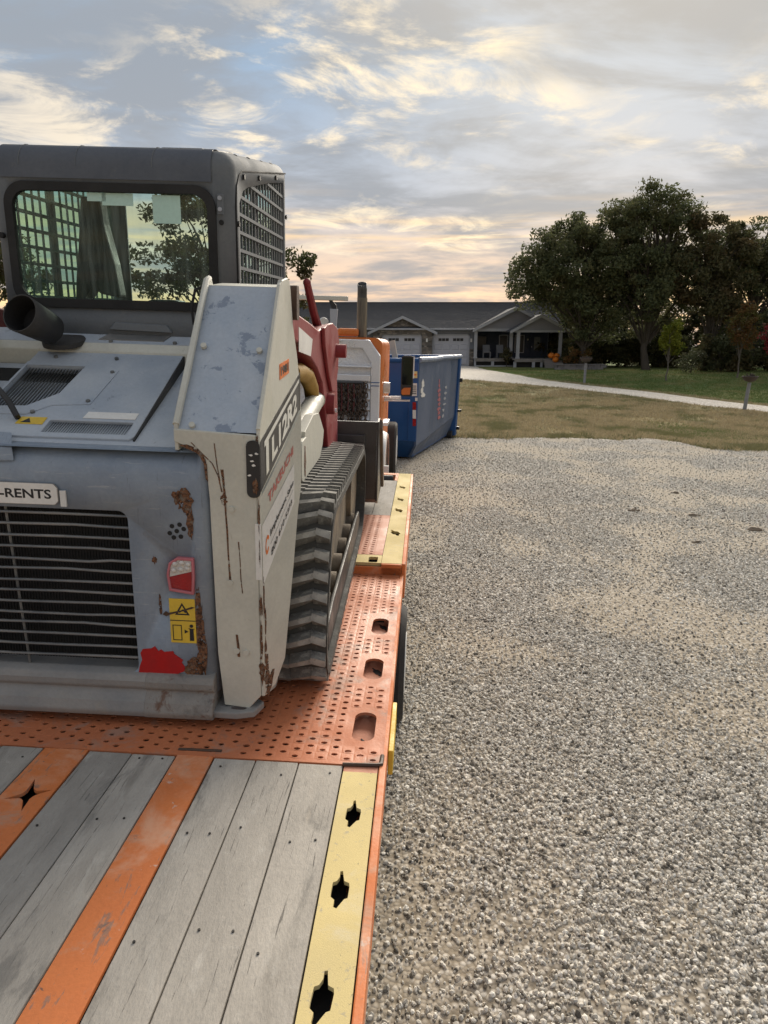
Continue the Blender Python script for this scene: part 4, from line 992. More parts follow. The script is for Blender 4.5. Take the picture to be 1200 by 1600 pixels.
# rust streaks of the rear face and corner
rs = MB()
def streak(pts, w, y=2.2915):
    L_ = [(x-w*random.uniform(.4, 1.1), z) for x, z in pts]; R_ = [(x+w*random.uniform(.4, 1.1), z) for x, z in pts]
    rs.prism(L_+R_[::-1], 1, y, y+.0015)
streak([(-.632, 1.0), (-.628, .95), (-.626, .90), (-.624, .84), (-.622, .78), (-.620, .70), (-.618, .62), (-.616, .58)], .005)
streak([(-.735, 1.09), (-.70, 1.055), (-.665, 1.02), (-.645, .975), (-.635, .92)], .0028)
streak([(-.655, 1.09), (-.652, 1.05), (-.648, 1.01), (-.640, .96)], .0022)
streak([(-.582, .74), (-.579, .68), (-.577, .60), (-.573, .545)], .0025)
streak([(-.60, .38), (-.597, .34), (-.592, .29)], .006)
rs.prism(blob(-.628, .895, .012, .02, 14, .3, 9), 1, 2.2913, 2.2925)
rs.prism([(-.776, 1.079), (-.75, 1.083), (-.718, 1.072), (-.695, 1.05), (-.683, 1.015), (-.682, .955), (-.689, .965), (-.694, 1.02), (-.712, 1.052), (-.742, 1.066)], 1, 2.2905, 2.2925)
for i, (z, a, b) in enumerate([(.83, .004, .06), (.70, .003, .05), (.50, .006, .05), (.36, .005, .07), (.24, .012, .05), (1.09, .006, .03)]):
    rs.prism(blob(-.507, z, a, b, 16, .4, 40+i), 1, 2.2905, 2.2925)
lo.part('rust_streaks', rs, m_rust, tw, kind='stuff')
rs2 = MB()
for i, (y, z, a, b) in enumerate([(2.34, .20, .035, .07), (2.40, .13, .07, .04), (2.32, .30, .018, .05), (2.31, .52, .010, .08), (2.33, .42, .014, .05)]):
    bb = blob(y, z, a, b, 18, .4, 60+i); bb = [(max(2.297, yy), zz) for yy, zz in bb]; rs2.hexa([toe(yy, zz, .0008) for yy, zz in bb], [toe(yy, zz, .0018) for yy, zz in bb])
lo.part('rust_streaks', rs2, m_rust, tw, kind='stuff')
# pivot boss, lift cylinder, cylinder bracket
lo.part('pivot_boss', MB().prism(rrect(2.99, 3.055, 1.49, 1.63, .02, 4), 0, -.53, -.484), m_grease, bev=.006)
cyl = lo.part('lift_cylinder', MB().pipe([(-.565, 3.1, .90), (-.565, 4.18, 1.015)], .055, 18), m_cream)
lo.part('cylinder_end', MB().pipe([(-.565, 4.175, 1.015), (-.565, 4.22, 1.02)], [.060, .036], 16), m_cream, cyl)
lo.part('cylinder_rod', MB().pipe([(-.565, 4.2, 1.018), (-.565, 4.5, 1.05)], .026, 10), m_alu, cyl)
lo.part('fender_bracket', MB().prism([(3.2, .72), (3.28, .752), (3.55, .745), (3.78, .745), (3.90, .80), (3.945, .87), (3.72, 1.0), (3.5, 1.02), (3.22, .98)], 0, -.530, -.485), m_cream, bev=.012, seg=3)
lo.part('pin_plate', MB().prism(rrect(3.09, 3.26, .76, .955, .04, 4), 0, -.502, -.480), m_cream, bev=.01)
lo.part('pin_rust', MB().prism(blob(3.18, .84, .028, .075, 16, .3, 77), 0, -.480, -.4785), m_rust)
lo.part('yellow_hose_guard', MB().pipe([(-.575, 3.40, 1.24), (-.575, 3.62, 1.225), (-.575, 3.86, 1.185), (-.575, 4.05, 1.10), (-.575, 4.14, .98)], [.04, .044, .046, .044, .04], 12), m_mustard, label='mustard yellow hose guard beside the lift cylinder')
# red lift arm, both sides
arm = [(2.7, 1.55), (2.97, 1.512), (3.30, 1.475), (3.62, 1.432), (3.80, 1.452), (4.05, 1.455), (4.25, 1.43), (4.35, 1.39), (4.44, 1.27), (4.50, 1.12), (4.55, .95), (4.58, .62), (4.40, .60), (4.18, .64), (4.05, .75), (3.90, .98), (3.76, 1.16), (3.55, 1.25), (3.36, 1.305), (2.95, 1.40), (2.70, 1.44)]
FA = 1.0915
def fa(pl): return [(y*FA, 1.53692-(1.53692-z)*FA) for y, z in pl]
for x0, x1 in ((-.625, -.5135), (2*CX+.5135, 2*CX+.625)):
    a_ = lo.part('lift_arm', MB().prism(fa(arm), 0, x0, x1), m_red, bev=.008)
    if x0 > -1:
        lo.part('arm_plate', MB().prism(fa([(3.66, 1.445), (3.80, 1.462), (4.05, 1.465), (4.30, 1.432), (4.40, 1.36), (4.36, 1.18), (4.22, 1.06), (4.05, 1.08), (3.85, 1.22), (3.70, 1.36)]), 0, -.5125, -.490), m_red, a_, bev=.006)
        lo.part('arm_pin', MB().pipe([(-.50, 4.62, 1.28), (-.425, 4.62, 1.28)], .045, 12), m_red, a_)
        lo.part('arm_pin', MB().pipe([(-.52, 4.34, .97), (-.465, 4.34, .97)], .066, 14), m_red, a_)
        lo.part('pin_bolt', MB().disc((-.465, 4.34, .93), (1, 0, 0), .014, .012, 8), m_alu, a_)
        lo.part('arm_decal', MB().prism(fa([(2.95, 1.365), (3.30, 1.325), (3.36, 1.40), (2.95, 1.465)]), 0, -.5133, -.512), m_paper, a_)
        wv = MB()
        for i, (y, z, a, b) in enumerate([(4.47, 1.02, .012, .10), (4.52, .80, .012, .09), (4.50, .90, .02, .03), (4.40, 1.22, .01, .05), (4.545, .70, .012, .05)]): wv.prism(fa(blob(y, z, a, b, 14, .4, 90+i)), 0, -.5133, -.5122)
        lo.part('edge_highlights', wv, m_pinkrim, a_, kind='stuff')  # pink blobs paint the highlights along the arm's front edge
lo.part('arm_stop_bar', MB().pipe([(-.56, 4.30, 1.40), (-.565, 4.08, 1.52), (-.57, 3.87, 1.665)], [.03, .024, .020], 8).ball((-.57, 3.86, 1.672), .022, n=8, m=5), m_red, label='slim red arm stop bar standing up')
# bucket
bk = MB()
bprof = [(5.05, .755), (5.055, .45), (5.08, .16), (5.17, .11), (5.85, .09), (5.85, .108), (5.18, .135), (5.105, .185), (5.08, .45), (5.075, .755)]
BX1, BX0 = -.215, 2*CX+.215
bucket = lo.part('bucket', bk.prism(bprof, 0, BX0, BX1-.014), m_steel, bev=.003)
for x in (BX1-.013, BX0-.001):
    lo.part('bucket_side', MB().prism([(5.05, .757), (5.07, .15), (5.17, .105), (5.88, .085), (5.80, .20), (5.38, .61), (5.22, .76)], 0, x, x+.014), m_steel, bucket, bev=.002)
lo.part('side_cutter', MB().prism([(5.19, .75), (5.38, .59), (5.80, .19), (5.88, .075), (5.72, .10), (5.33, .52), (5.16, .69)], 0, BX1+.002, BX1+.022), m_edge, bucket)
lo.part('bucket_edge', MB().box(BX0, BX1, 5.82, 5.96, .082, .10), m_edge, bucket)
lo.part('bucket_rib', MB().box(BX0, BX1-.10, 5.022, 5.049, .60, .66), m_steel, bucket, bev=.006)
lo.part('coupler_plate', MB().box(-.75, -.36, 4.90, 5.02, .22, .60), m_black)
# --- tracks
TY0, TY1 = 2.80, 4.62
def track_path():
    """closed list of (y, z) along the belt's outer face, rear sprocket up high, front idler"""
    pts = []
    c1, r1 = (4.60, .335), .30
    rear = [(2.90, .738), (2.82, .728), (2.745, .700), (2.69, .655), (2.655, .60), (2.630, .53), (2.605, .46), (2.580, .39), (2.560, .32), (2.545, .25), (2.540, .18), (2.555, .115), (2.60, .06), (2.68, .034)]
    pts += rear
    for y in np.linspace(2.94, 4.5, 14): pts.append((y, .030))
    for a in np.linspace(-90, 82, 16): pts.append((c1[0]+r1*math.cos(R(a)), c1[1]+r1*math.sin(R(a))))
    for y in np.linspace(4.5, 2.98, 14): pts.append((y, .635+(4.5-y)/1.60*.10))
    return pts
tp = track_path()
P = np.array(tp+[tp[0]]); D_ = np.r_[0, np.cumsum(np.linalg.norm(np.diff(P, axis=0), axis=1))]
PER = D_[-1]
def at_track(s):
    s %= PER; y = np.interp(s, D_, P[:, 0]); z = np.interp(s, D_, P[:, 1])
    s2 = (s+.02) % PER; y2 = np.interp(s2, D_, P[:, 0]); z2 = np.interp(s2, D_, P[:, 1])
    t = Vector((0, y2-y, z2-z)).normalized(); return Vector((0, y, z)), t
def lug_mesh():
    w = .208; mb = MB()
    def bar(xa, xb, sa, sb):
        # chevron half : bottom wide, top narrower ; local x across, y along the belt, z outward
        b_ = [(xa, sa-.031, 0), (xb, sb-.031, 0), (xb, sb+.027, 0), (xa, sa+.027, 0)]
        t_ = [(xa, sa-.016, .040), (xb, sb-.016, .040), (xb, sb+.011, .040), (xa, sa+.011, .040)]
        mb.hexa(b_, t_)
    bar(-w, -.15, -.018, -.006); bar(-.15, -.06, -.006, .018); bar(-.06, .06, .018, -.014); bar(.06, .15, -.014, .016); bar(.15, w, .016, .004)
    return mb
lug_me = lug_mesh().mesh('track_lug', [m_lugside, m_lug])
rl = random.Random(5)
for v_ in lug_me.vertices: v_.co += Vector((0, rl.uniform(-.005, .005), rl.uniform(-.006, .002) if v_.co.z > .02 else 0))
for p_ in lug_me.polygons: p_.material_index = 1 if p_.normal.z > .7 else 0
NL = int(PER/.083)
for side_, xc in ((1, -.507), (-1, 2*CX+.507)):
    belt = MB(); ring = []
    n = len(tp)
    inner = []
    for i in range(n):
        a, b = Vector((0, *tp[i-1])), Vector((0, *tp[(i+1) % n])); t = (b-a).normalized(); no = Vector((0, t.z, -t.y))
        inner.append((tp[i][0]-no.y*.035*(1), tp[i][1]-no.z*.035))
    # orientation: outward normal must point away from the centre
    cy, cz = 3.7, .36
    inner = [(q[0], q[1]) if (q[0]-cy)**2+(q[1]-cz)**2 < (tp[i][0]-cy)**2+(tp[i][1]-cz)**2 else (2*tp[i][0]-q[0], 2*tp[i][1]-q[1]) for i, q in enumerate(inner)]
    V, F = [], []
    for i in range(n):
        for x, (y, z) in ((xc-.213, tp[i]), (xc+.213, tp[i]), (xc+.213, inner[i]), (xc-.213, inner[i])): V.append((x, y, z))
    for i in range(n):
        j = (i+1) % n
        for k in range(4): F.append((4*i+k, 4*i+(k+1) % 4, 4*j+(k+1) % 4, 4*j+k))
    tk = lo.part('track', MB().add(V, F), m_tread)
    if side_ > 0:
        for k in range(NL):
            p_, t = at_track(k*PER/NL); no = Vector((0, t.z, -t.y))
            if no.dot(p_-Vector((0, cy, cz))) < 0: no = -no
            ax_ = Vector((1, 0, 0)); 
            m4 = Matrix((ax_, no.cross(ax_), no)).transposed().to_4x4(); m4.translation = Vector((xc, p_.y, p_.z))-lo.b
            lo.piece('track_lug', lug_me, m4, tk)
    else:
        allb = MB()
        for k in range(NL):
            p_, t = at_track(k*PER/NL); no = Vector((0, t.z, -t.y))
            if no.dot(p_-Vector((0, cy, cz))) < 0: no = -no
            m3 = Matrix((Vector((1, 0, 0)), no.cross(Vector((1, 0, 0))), no)).transposed()
            allb.box(0, 0, 0, 0, 0, 0) if False else None
            c_ = [m3 @ Vector(q) + Vector((xc, p_.y, p_.z)) for q in ((-.2, -.02, 0), (.2, -.02, 0), (.2, .02, 0), (-.2, .02, 0), (-.2, -.01, .03), (.2, -.01, .03), (.2, .01, .03), (-.2, .01, .03))]
            allb.hexa(c_[:4], c_[4:])
        lo.part('track_lugs', allb, m_lug, tk, kind='stuff')
    lo.part('track_frame', MB().prism([(2.85, .14), (4.55, .14), (4.65, .25), (4.4, .42), (3.2, .50), (2.95, .45)], 0, xc-.12, xc+.12), m_under, bev=.02)
    lo.part('sprocket', MB().pipe([(xc-.09, 2.90, .43), (xc+.15, 2.90, .43)], .245, 24).pipe([(xc+.15, 2.90, .43), (xc+.166, 2.90, .43)], .12, 16), m_under)
    lo.part('track_side_shade', MB().prism([(2.80, .05), (4.55, .05), (4.66, .12), (4.60, .20), (4.45, .215), (3.0, .225), (2.80, .20)], 0, xc+.172, xc+.190), m_black, bev=.006)  # added black plate: belt's black side plus painted shade inside the track
    lo.part('idler', MB().pipe([(xc-.12, 4.60, .335), (xc+.15, 4.60, .335)], .24, 24), m_under)
    for y in (3.05, 3.33, 3.61, 3.89, 4.17, 4.42): lo.part('roller', MB().pipe([(xc-.16, y, .15), (xc+.165, y, .15)], [.085, .085], 16).disc((xc+.165, y, .15), (1, 0, 0), .04, .012, 10), m_under)
    for y in (3.3, 3.85): lo.part('carrier_roller', MB().pipe([(xc-.1, y, .56), (xc+.14, y, .56)], .06, 14), m_under)

# ------------------------------------------------------------------ truck (deck frame)
tk = T('semi_truck', 'orange truck tractor with polished headache rack hung with chains ahead of the trailer', 'truck', (-1.32, 9.5, -.9), F_DECK)
RX0, RX1 = -2.12, -.52
cabo = hull(RX0-.03, RX1+.018, 8.57, 10.4, -.1, 1.495, bevels=[(lambda c, d: abs(d.y) > .9 and c.z > 1, .10, 6), (lambda c, d: abs(d.z) > .9, .04, 3)])
tk.part('cab', cabo, m_torange)
out = [(RX0, -.1), (RX1, -.1), (RX1, 1.285), (RX1-.135, 1.47), (RX0+.135, 1.47), (RX0, 1.285)]
inn = [(RX0+.11, .0), (RX1-.11, .0), (RX1-.11, 1.20), (RX1-.215, 1.365), (RX0+.215, 1.365), (RX0+.11, 1.20)]
rack = tk.part('headache_rack', MB().prism(out, 1, 8.46, 8.55, [inn]), m_alu, bev=.012)
tk.part('rack_panel', MB().prism([(x*.999, z) for x, z in inn], 1, 8.51, 8.53), m_diamond, rack)
tk.part('rack_shelf', MB().box(RX0+.112, RX1-.112, 8.43, 8.508, 1.14, 1.165).box(RX0+.112, RX1-.112, 8.44, 8.508, .98, 1.06), m_alu, rack, bev=.01)
for k in range(7): tk.part('louver', MB().hexa([(RX1-.20, 8.47, .14+.125*k), (RX1-.115, 8.47, .14+.125*k), (RX1-.115, 8.508, .14+.125*k), (RX1-.20, 8.508, .14+.125*k)], [(RX1-.20, 8.50, .235+.125*k), (RX1-.115, 8.50, .235+.125*k), (RX1-.115, 8.508, .235+.125*k), (RX1-.20, 8.508, .235+.125*k)]), m_alu, rack)
tk.part('pinstripe', MB().box(RX1-.108, RX1-.002, 8.455, 8.4595, .965, .975).box(RX1-.108, RX1-.002, 8.455, 8.4595, .925, .935), m_dblue, rack)
# chains : one mesh of interlocked links each
def chain_mb(x, z0, z1, y):
    mb = MB(); L_ = .075; n = int((z1-z0)/(L_*.72))
    for k in range(n):
        zc = z1-L_*.36-k*L_*.72; pts = []
        for j in range(10):
            a = 2*math.pi*j/10; u = .024*math.cos(a); w = .036*math.sin(a)*1.0
            pts.append((x+(u if k % 2 == 0 else 0)+random.uniform(-.002, .002), y+(0 if k % 2 == 0 else u), zc+w))
        mb.pipe(pts, .0085, 5, closed=True)
    return mb
for k in range(15):
    x = -1.16+.034*k
    tk.part('chain', chain_mb(x, random.uniform(.36, .56), .955+random.uniform(-.02, .02), 8.44+.02*(k % 2)), m_chain)
for x in (-.98, -.90, -.83): tk.part('bungee_strap', MB().pipe([(x, 8.425, .95), (x+.01, 8.42, .75), (x, 8.425, .62)], .008, 6), surf('red_strap', (.09, .015, .02), rough=.6) if x == -.98 else bpy.data.materials['red_strap'])
tk.part('chain_hanger', MB().pipe([(RX0+.15, 8.43, .965), (RX1-.20, 8.43, .965)], .016, 8), m_steel)
tk.part('roof_marker', MB().box(-1.06, -.80, 8.60, 8.66, 1.505, 1.60), m_torange, bev=.03, label='orange cap on the cab roof edge')
# exhaust stack
st_ = tk.part('exhaust_stack', MB().pipe([(-.775, 8.72, 1.2), (-.775, 8.72, 1.95), (-.775, 8.715, 2.06), (-.775, 8.68, 2.12)], [.058, .058, .057, .056], 18, caps=False), m_steel, solid=.004)
tk.part('stack_shield', MB().pipe([(-.772, 8.715, 1.50), (-.772, 8.715, 1.96)], .0615, 18, caps=False), surf('heat_stained_steel', (.30, .27, .21), (.06, .055, .05), 2.0, 1., rough=.4, metal=.6, stretch=(8, 8, .6)), st_)
tk.part('stack_throat', MB().pipe([(-.775, 8.712, 2.03), (-.775, 8.711, 2.035)], .053, 14), m_void, st_)
# work-light bar on the left of the rack
tk.part('light_bar', MB().box(-1.62, -.915, 8.40, 8.47, 1.905, 1.955), m_cream, bev=.008)
tk.part('bar_bracket', MB().prism([(-1.10, 1.80), (-1.045, 1.80), (-1.05, 1.85), (-1.10, 1.905), (-1.14, 1.905)], 1, 8.42, 8.45), m_black)
tk.part('bar_post', MB().hexa([(-1.115, 8.42, 1.46), (-1.06, 8.42, 1.46), (-1.06, 8.46, 1.46), (-1.115, 8.46, 1.46)], [(-1.125, 8.41, 1.81), (-1.035, 8.41, 1.81), (-1.035, 8.47, 1.81), (-1.125, 8.47, 1.81)]), m_trim, bev=.006)
tk.part('post_foot', MB().box(-1.13, -.99, 8.40, 8.47, 1.445, 1.462), m_alu)
tk.part('work_light', MB().pipe([(-1.20, 8.46, 1.655), (-1.20, 8.43, 1.655), (-1.20, 8.41, 1.655)], [.05, .06, .05], 16), m_lens_w)
# mirror
mr = tk.part('mirror', MB().prism(rrect(-.287, -.128, .765, 1.285, .035, 4), 1, 9.18, 9.28), m_black, bev=.012)
mg = bpy.data.materials.new('mirror_glass'); mg.use_nodes = True
mg.node_tree.nodes['Principled BSDF'].inputs['Base Color'].default_value = (.035, .04, .045, 1); mg.node_tree.nodes['Principled BSDF'].inputs['Metallic'].default_value = 1; mg.node_tree.nodes['Principled BSDF'].inputs['Roughness'].default_value = .06
tk.part('mirror_glass', MB().prism(rrect(-.272, -.146, .915, 1.265, .02, 3), 1, 9.1755, 9.1795), mg, mr)
tk.part('mirror_reflection', MB().prism([(-.275, .80), (-.262, .785), (-.165, .79), (-.155, .88), (-.245, .875), (-.275, .845)], 1, 9.1745, 9.1795), m_torange, mr, label='orange reflection painted on the lower mirror pane')  # truck orange paints the reflection in the lower glass
tk.part('mirror_edge', MB().box(-.132, -.118, 9.17, 9.21, 1.0, 1.275), m_white, mr)
tk.part('mirror_arm', MB().pipe([(-.54, 9.25, .735), (-.28, 9.23, .745)], .022, 8).pipe([(-.54, 9.25, .70), (-.16, 9.23, .71)], .014, 6), m_alu, mr)
tk.part('side_lamp', MB().pipe([(-.50, 9.0, .88), (-.42, 9.0, .88)], [.075, .07], 14), m_lens_w)
tk.part('side_step', MB().box(-.52, -.43, 8.9, 9.4, .40, .44), m_alu)
# fender, wheels, frame
fp = [(-.41, 8.30+.50*math.cos(R(a)), -.10+.50*math.sin(R(a))) for a in range(-10, 191, 14)]
fm = MB(); rows = []
for x, y, z in fp: rows.append([(-.78, y, z), (-.45, y, z), (-.415, y, z-.015), (-.40, 8.30+(y-8.30)*.93, -.10+(z+.10)*.93)])
tk.part('fender', fm.grid(rows), m_white, solid=.008, fix=False)
tk.part('fender_stripe', MB().grid([[(-.3995, 8.30+(y-8.3)*.95, -.1+(z+.1)*.95), (-.3985, 8.30+(y-8.30)*.86, -.10+(z+.10)*.86)] for x, y, z in fp]), m_salmon, solid=.004, fix=False)
wheel(tk, -.80, -.42, 8.30, -.40, .50, m_alu); wheel(tk, -2.22, -1.84, 8.30, -.40, .50, m_alu); wheel(tk, -.70, -.42, 12.2, -.40, .50, m_alu); wheel(tk, -2.22, -1.94, 12.2, -.40, .50, m_alu)
tk.part('frame_rails', MB().box(-1.75, -1.65, 7.45, 12.8, -.45, -.2).box(-1.0, -.9, 7.45, 12.8, -.45, -.2).box(-1.75, -.9, 8.2, 8.4, -.5, -.2), m_black)
tk.part('hood', hull(-2.0, -.64, 10.42, 12.9, -.35, .75, bevels=[(lambda c, d: abs(d.y) > .9 and c.z > .5, .15, 4), (lambda c, d: abs(d.z) > .9, .1, 3)]), m_torange)
tk.part('mud_post', MB().box(-.40, -.345, 7.62, 7.66, -.42, .10), m_white)

# ------------------------------------------------------------------ dumpster
dp = T('roll_off_dumpster', 'blue roll off dumpster with scuffed side and reflective strips beside the truck', 'dumpster', (.55, 13.9, -.03), F_WORLD, rz=-R(16.2))
def L(n, mb, m, parent=None, **k): return dp.part(n, mb, m, parent, local=True, **k)
LN, W_, ZT = 4.40, 2.45, 2.05
xr = lambda z: .10+.06*(z-.38)/(1.67)
wall = lambda s: [(xr(2.05), 2.05), (.10, .38), (-.04, .10)]
def side_sheet(x_top, x_mid, x_bot, th):
    mb = MB()
    mb.hexa([(x_mid, .02, .36), (x_mid, LN-.05, .58), (x_mid-th, LN-.05, .58), (x_mid-th, .02, .36)], [(x_top, .02, ZT), (x_top, LN-.05, ZT), (x_top-th, LN-.05, ZT), (x_top-th, .02, ZT)])
    return mb
L('side_wall', side_sheet(.155, .095, 0, .04), m_dside, label='scuffed grey blue right side')
L('side_skirt', MB().hexa([(-.06, .22, .10), (-.06, LN-.10, .10), (-.12, LN-.1, .10), (-.12, .22, .10)], [(.093, .02, .355), (.093, LN-.05, .575), (.05, LN-.05, .575), (.05, .02, .355)]), m_dside)
L('side_wall', side_sheet(-W_-.115, -W_-.055, 0, -.04), m_dblue)
L('front_wall', MB().hexa([(-W_-.05, 0, .46), (.095, 0, .46), (.095, .05, .46), (-W_-.05, .05, .46)], [(-W_-.11, -.06, ZT), (.150, -.06, ZT), (.150, 0, ZT), (-W_-.11, 0, ZT)]), m_dblue)
L('front_nose', MB().hexa([(-W_+.04, .30, .08), (-.055, .30, .08), (-.055, .40, .08), (-W_+.04, .40, .08)], [(-W_-.05, .005, .458), (.09, .005, .458), (.09, .06, .458), (-W_-.05, .06, .458)]), m_dblue)
L('front_post', MB().hexa([(-.07, -.02, .45), (.098, -.02, .45), (.098, -.001, .45), (-.07, -.001, .45)], [(-.03, -.085, ZT), (.158, -.085, ZT), (.158, -.062, ZT), (-.03, -.062, ZT)]), m_dblue, bev=.008)
for x in (-.58, -1.25, -1.9): L('front_rib', MB().hexa([(x-.05, -.05, .47), (x+.05, -.05, .47), (x+.05, -.001, .47), (x-.05, -.001, .47)], [(x-.05, -.115, 1.98), (x+.05, -.115, 1.98), (x+.05, -.062, 1.98), (x-.05, -.062, 1.98)]), m_dblue, bev=.012)
L('rear_wall', MB().box(-W_-.06, .10, LN-.05, LN, .10, ZT), m_dblue)
L('floor', MB().box(-W_+.05, -.06, .35, LN-.05, .08, .16), m_dblue)
L('rear_post', MB().hexa([(-.02, LN-.22, .06), (.12, LN-.22, .06), (.12, LN+.02, .06), (-.02, LN+.02, .06)], [(.05, LN-.16, 2.06), (.215, LN-.16, 2.06), (.215, LN+.02, 2.06), (.05, LN+.02, 2.06)]), m_dblue, bev=.01)
L('top_rim', MB().pipe([(.155, -.03, ZT+.01), (.16, 1.4, ZT), (.15, 2.4, ZT+.015), (.185, LN, ZT+.01)], .055, 8), m_rim, label='dented pale side rim')
L('top_rim', MB().pipe([(-W_-.1, -.05, ZT), (.15, -.05, ZT)], .05, 8), m_dblue)
L('top_rim', MB().pipe([(-W_-.1, -.03, ZT), (-W_-.1, LN, ZT)], .055, 8).pipe([(-W_-.1, LN-.02, ZT+.01), (.15, LN-.02, ZT+.01)], .05, 8), m_dblue)
L('hinge', MB().box(.16, .25, LN-.08, LN+.02, 1.42, 1.52).box(.14, .24, LN-.08, LN+.02, .66, .72).box(.12, .2, LN-.08, LN+.04, .2, .28), m_black)
L('rear_roller', MB().pipe([(-.12, LN-.3, .10), (.06, LN-.3, .10)], .10, 14), m_black)
L('front_roller', MB().pipe([(-.5, .45, .10), (-.3, .45, .10)], .10, 14), m_black)
L('understructure', MB().box(-W_+.5, -W_+.6, .35, LN, -.02, .08).box(-.62, -.52, .35, LN, -.02, .08), m_dblue)
fz = lambda z: -.02-.065*(z-.45)/1.6-.004
def sticker(n, x0, x1, z0, z1, m, par=None, d=0.):
    return L(n, MB().hexa([(x0, fz(z0)-.003-d, z0), (x1, fz(z0)-.003-d, z0), (x1, fz(z0)-d, z0), (x0, fz(z0)-d, z0)], [(x0, fz(z1)-.003-d, z1), (x1, fz(z1)-.003-d, z1), (x1, fz(z1)-d, z1), (x0, fz(z1)-d, z1)]), m, par)
y_ = sticker('yellow_sticker', .02, .13, 1.71, 1.84, m_yellow); sticker('sticker_print', .035, .11, 1.76, 1.79, m_orangesticker, y_, .004)
w_ = sticker('white_sticker', .005, .125, 1.36, 1.61, m_paper)
for k in range(5): sticker('sticker_line', .035, .112, 1.40+.037*k, 1.415+.037*k, m_greyband, w_, .004)
sticker('white_tag', .085, .135, 1.265, 1.33, m_paper)
for z0, z1, mm in ((1.09, 1.24, m_lens_r), (.915, 1.085, m_white), (.765, .91, m_lens_r)): sticker('reflective_strip', .035, .105, z0, z1, mm)
sx_ = lambda z: .095+.06*(z-.36)/1.69+.003
def side_marks(n, polys, m):
    mb = MB()
    for p_ in polys: mb.hexa([(sx_(z)-.001, y, z) for y, z in p_], [(sx_(z)+.004, y, z) for y, z in p_])
    return L(n, mb, m)
side_marks('white_side_mark', [blob(.36, 1.58, .13, .08, 12, .4, 4), blob(.30, 1.44, .10, .06, 12, .4, 5), blob(.42, 1.35, .16, .05, 12, .5, 6)], m_paper)
pk = []; wh = []
rr = random.Random(11)
for k in range(9):
    z = .72+.105*k; pk.append(blob(2.15-.02*k, z, .14 if k < 7 else .06, .042, 10, .45, 20+k))
for k in range(6):
    z = .72+.13*k; wh.append(blob(2.62+.04*k, z, .15*(.6+.5*rr.random()), .032, 10, .5, 50+k))
side_marks('pink_side_lettering', pk, m_pinkrim); side_marks('white_side_lettering', wh, m_trim)
# board poking out
bd_ = MB().hexa([(-.40, .55, 1.2), (-.28, .55, 1.2), (-.28, .60, 1.2), (-.40, .60, 1.2)], [(-.60, .50, 2.42), (-.50, .50, 2.44), (-.50, .55, 2.44), (-.60, .55, 2.42)])
ob = single('scrap_board', bd_, m_board, 'pale broken board leaning out of the blue dumpster', 'board', (0, 0, 0), Matrix.Translation((.55, 13.9, -.03)) @ Matrix.Rotation(-R(16.2), 4, 'Z'))
sb = MB()
rr = random.Random(3)
for k in range(26):
    x, y = rr.uniform(-2.2, -.15), rr.uniform(.5, 4.0); sb.ball((x, y, 1.35+rr.uniform(0, .3)), rr.uniform(.2, .4), (1, 1, .5), 7, 4)
ob = single('rubble', sb, m_clod, None, None, (0, 0, 0), Matrix.Translation((.55, 13.9, -.03)) @ Matrix.Rotation(-R(16.2), 4, 'Z'), kind='stuff')

# ------------------------------------------------------------------ house
GZ = .85
hs = T('house', 'long single storey house with dark roof two garage doors and a gabled front porch', 'house', (3, 52, GZ))
def clap(x0, x1, z0, z1, y, m, n=None):
    """lapped siding boards: one mesh of overlapping courses"""
    mb = MB(); z = z0; c = .18
    while z < z1-.01:
        zt = min(z+c, z1); mb.hexa([(x0, y-.018, z), (x1, y-.018, z), (x1, y, z), (x0, y, z)], [(x0, y-.004, zt), (x1, y-.004, zt), (x1, y, zt), (x0, y, zt)]); z += c
    return mb
hs.part('wall', MB().box(-9, 6.55, 52.02, 62, GZ-.3, 3.4).box(6.55, 12.6, 54.6, 62, GZ-.3, 3.45), m_siding)
# roof
EZ, RZ = 3.42, 5.42
roof = hs.part('roof', MB().hexa([(-9.5, 51.5, EZ), (13.0, 51.5, EZ), (13.0, 56.6, RZ), (-9.5, 56.6, RZ)], [(-9.5, 51.45, EZ+.14), (13.0, 51.45, EZ+.14), (13.0, 56.6, RZ+.14), (-9.5, 56.6, RZ+.14)])
        .hexa([(-9.5, 56.6, RZ), (13.0, 56.6, RZ), (13, 62.5, EZ-.2), (-9.5, 62.5, EZ-.2)], [(-9.5, 56.6, RZ+.14), (13.0, 56.6, RZ+.14), (13, 62.5, EZ-.06), (-9.5, 62.5, EZ-.06)]), m_shingle)
sh = MB()
for k in range(22):
    t = (k+.5)/22; y = 51.5+5.1*t; z = EZ+.142+(RZ-EZ)*t; sh.box(-9.5, 13.0, y-.02, y+.09, z-.03, z+.03)
hs.part('shingle_courses', sh, m_shingle, roof, kind='stuff')
hs.part('ridge_cap', MB().pipe([(-9.5, 56.6, RZ+.14), (13, 56.6, RZ+.14)], .07, 6), m_shingle, roof)
hs.part('gutter', MB().box(-9.5, 6.75, 51.33, 51.47, EZ-.03, EZ+.10), m_trim, bev=.02)
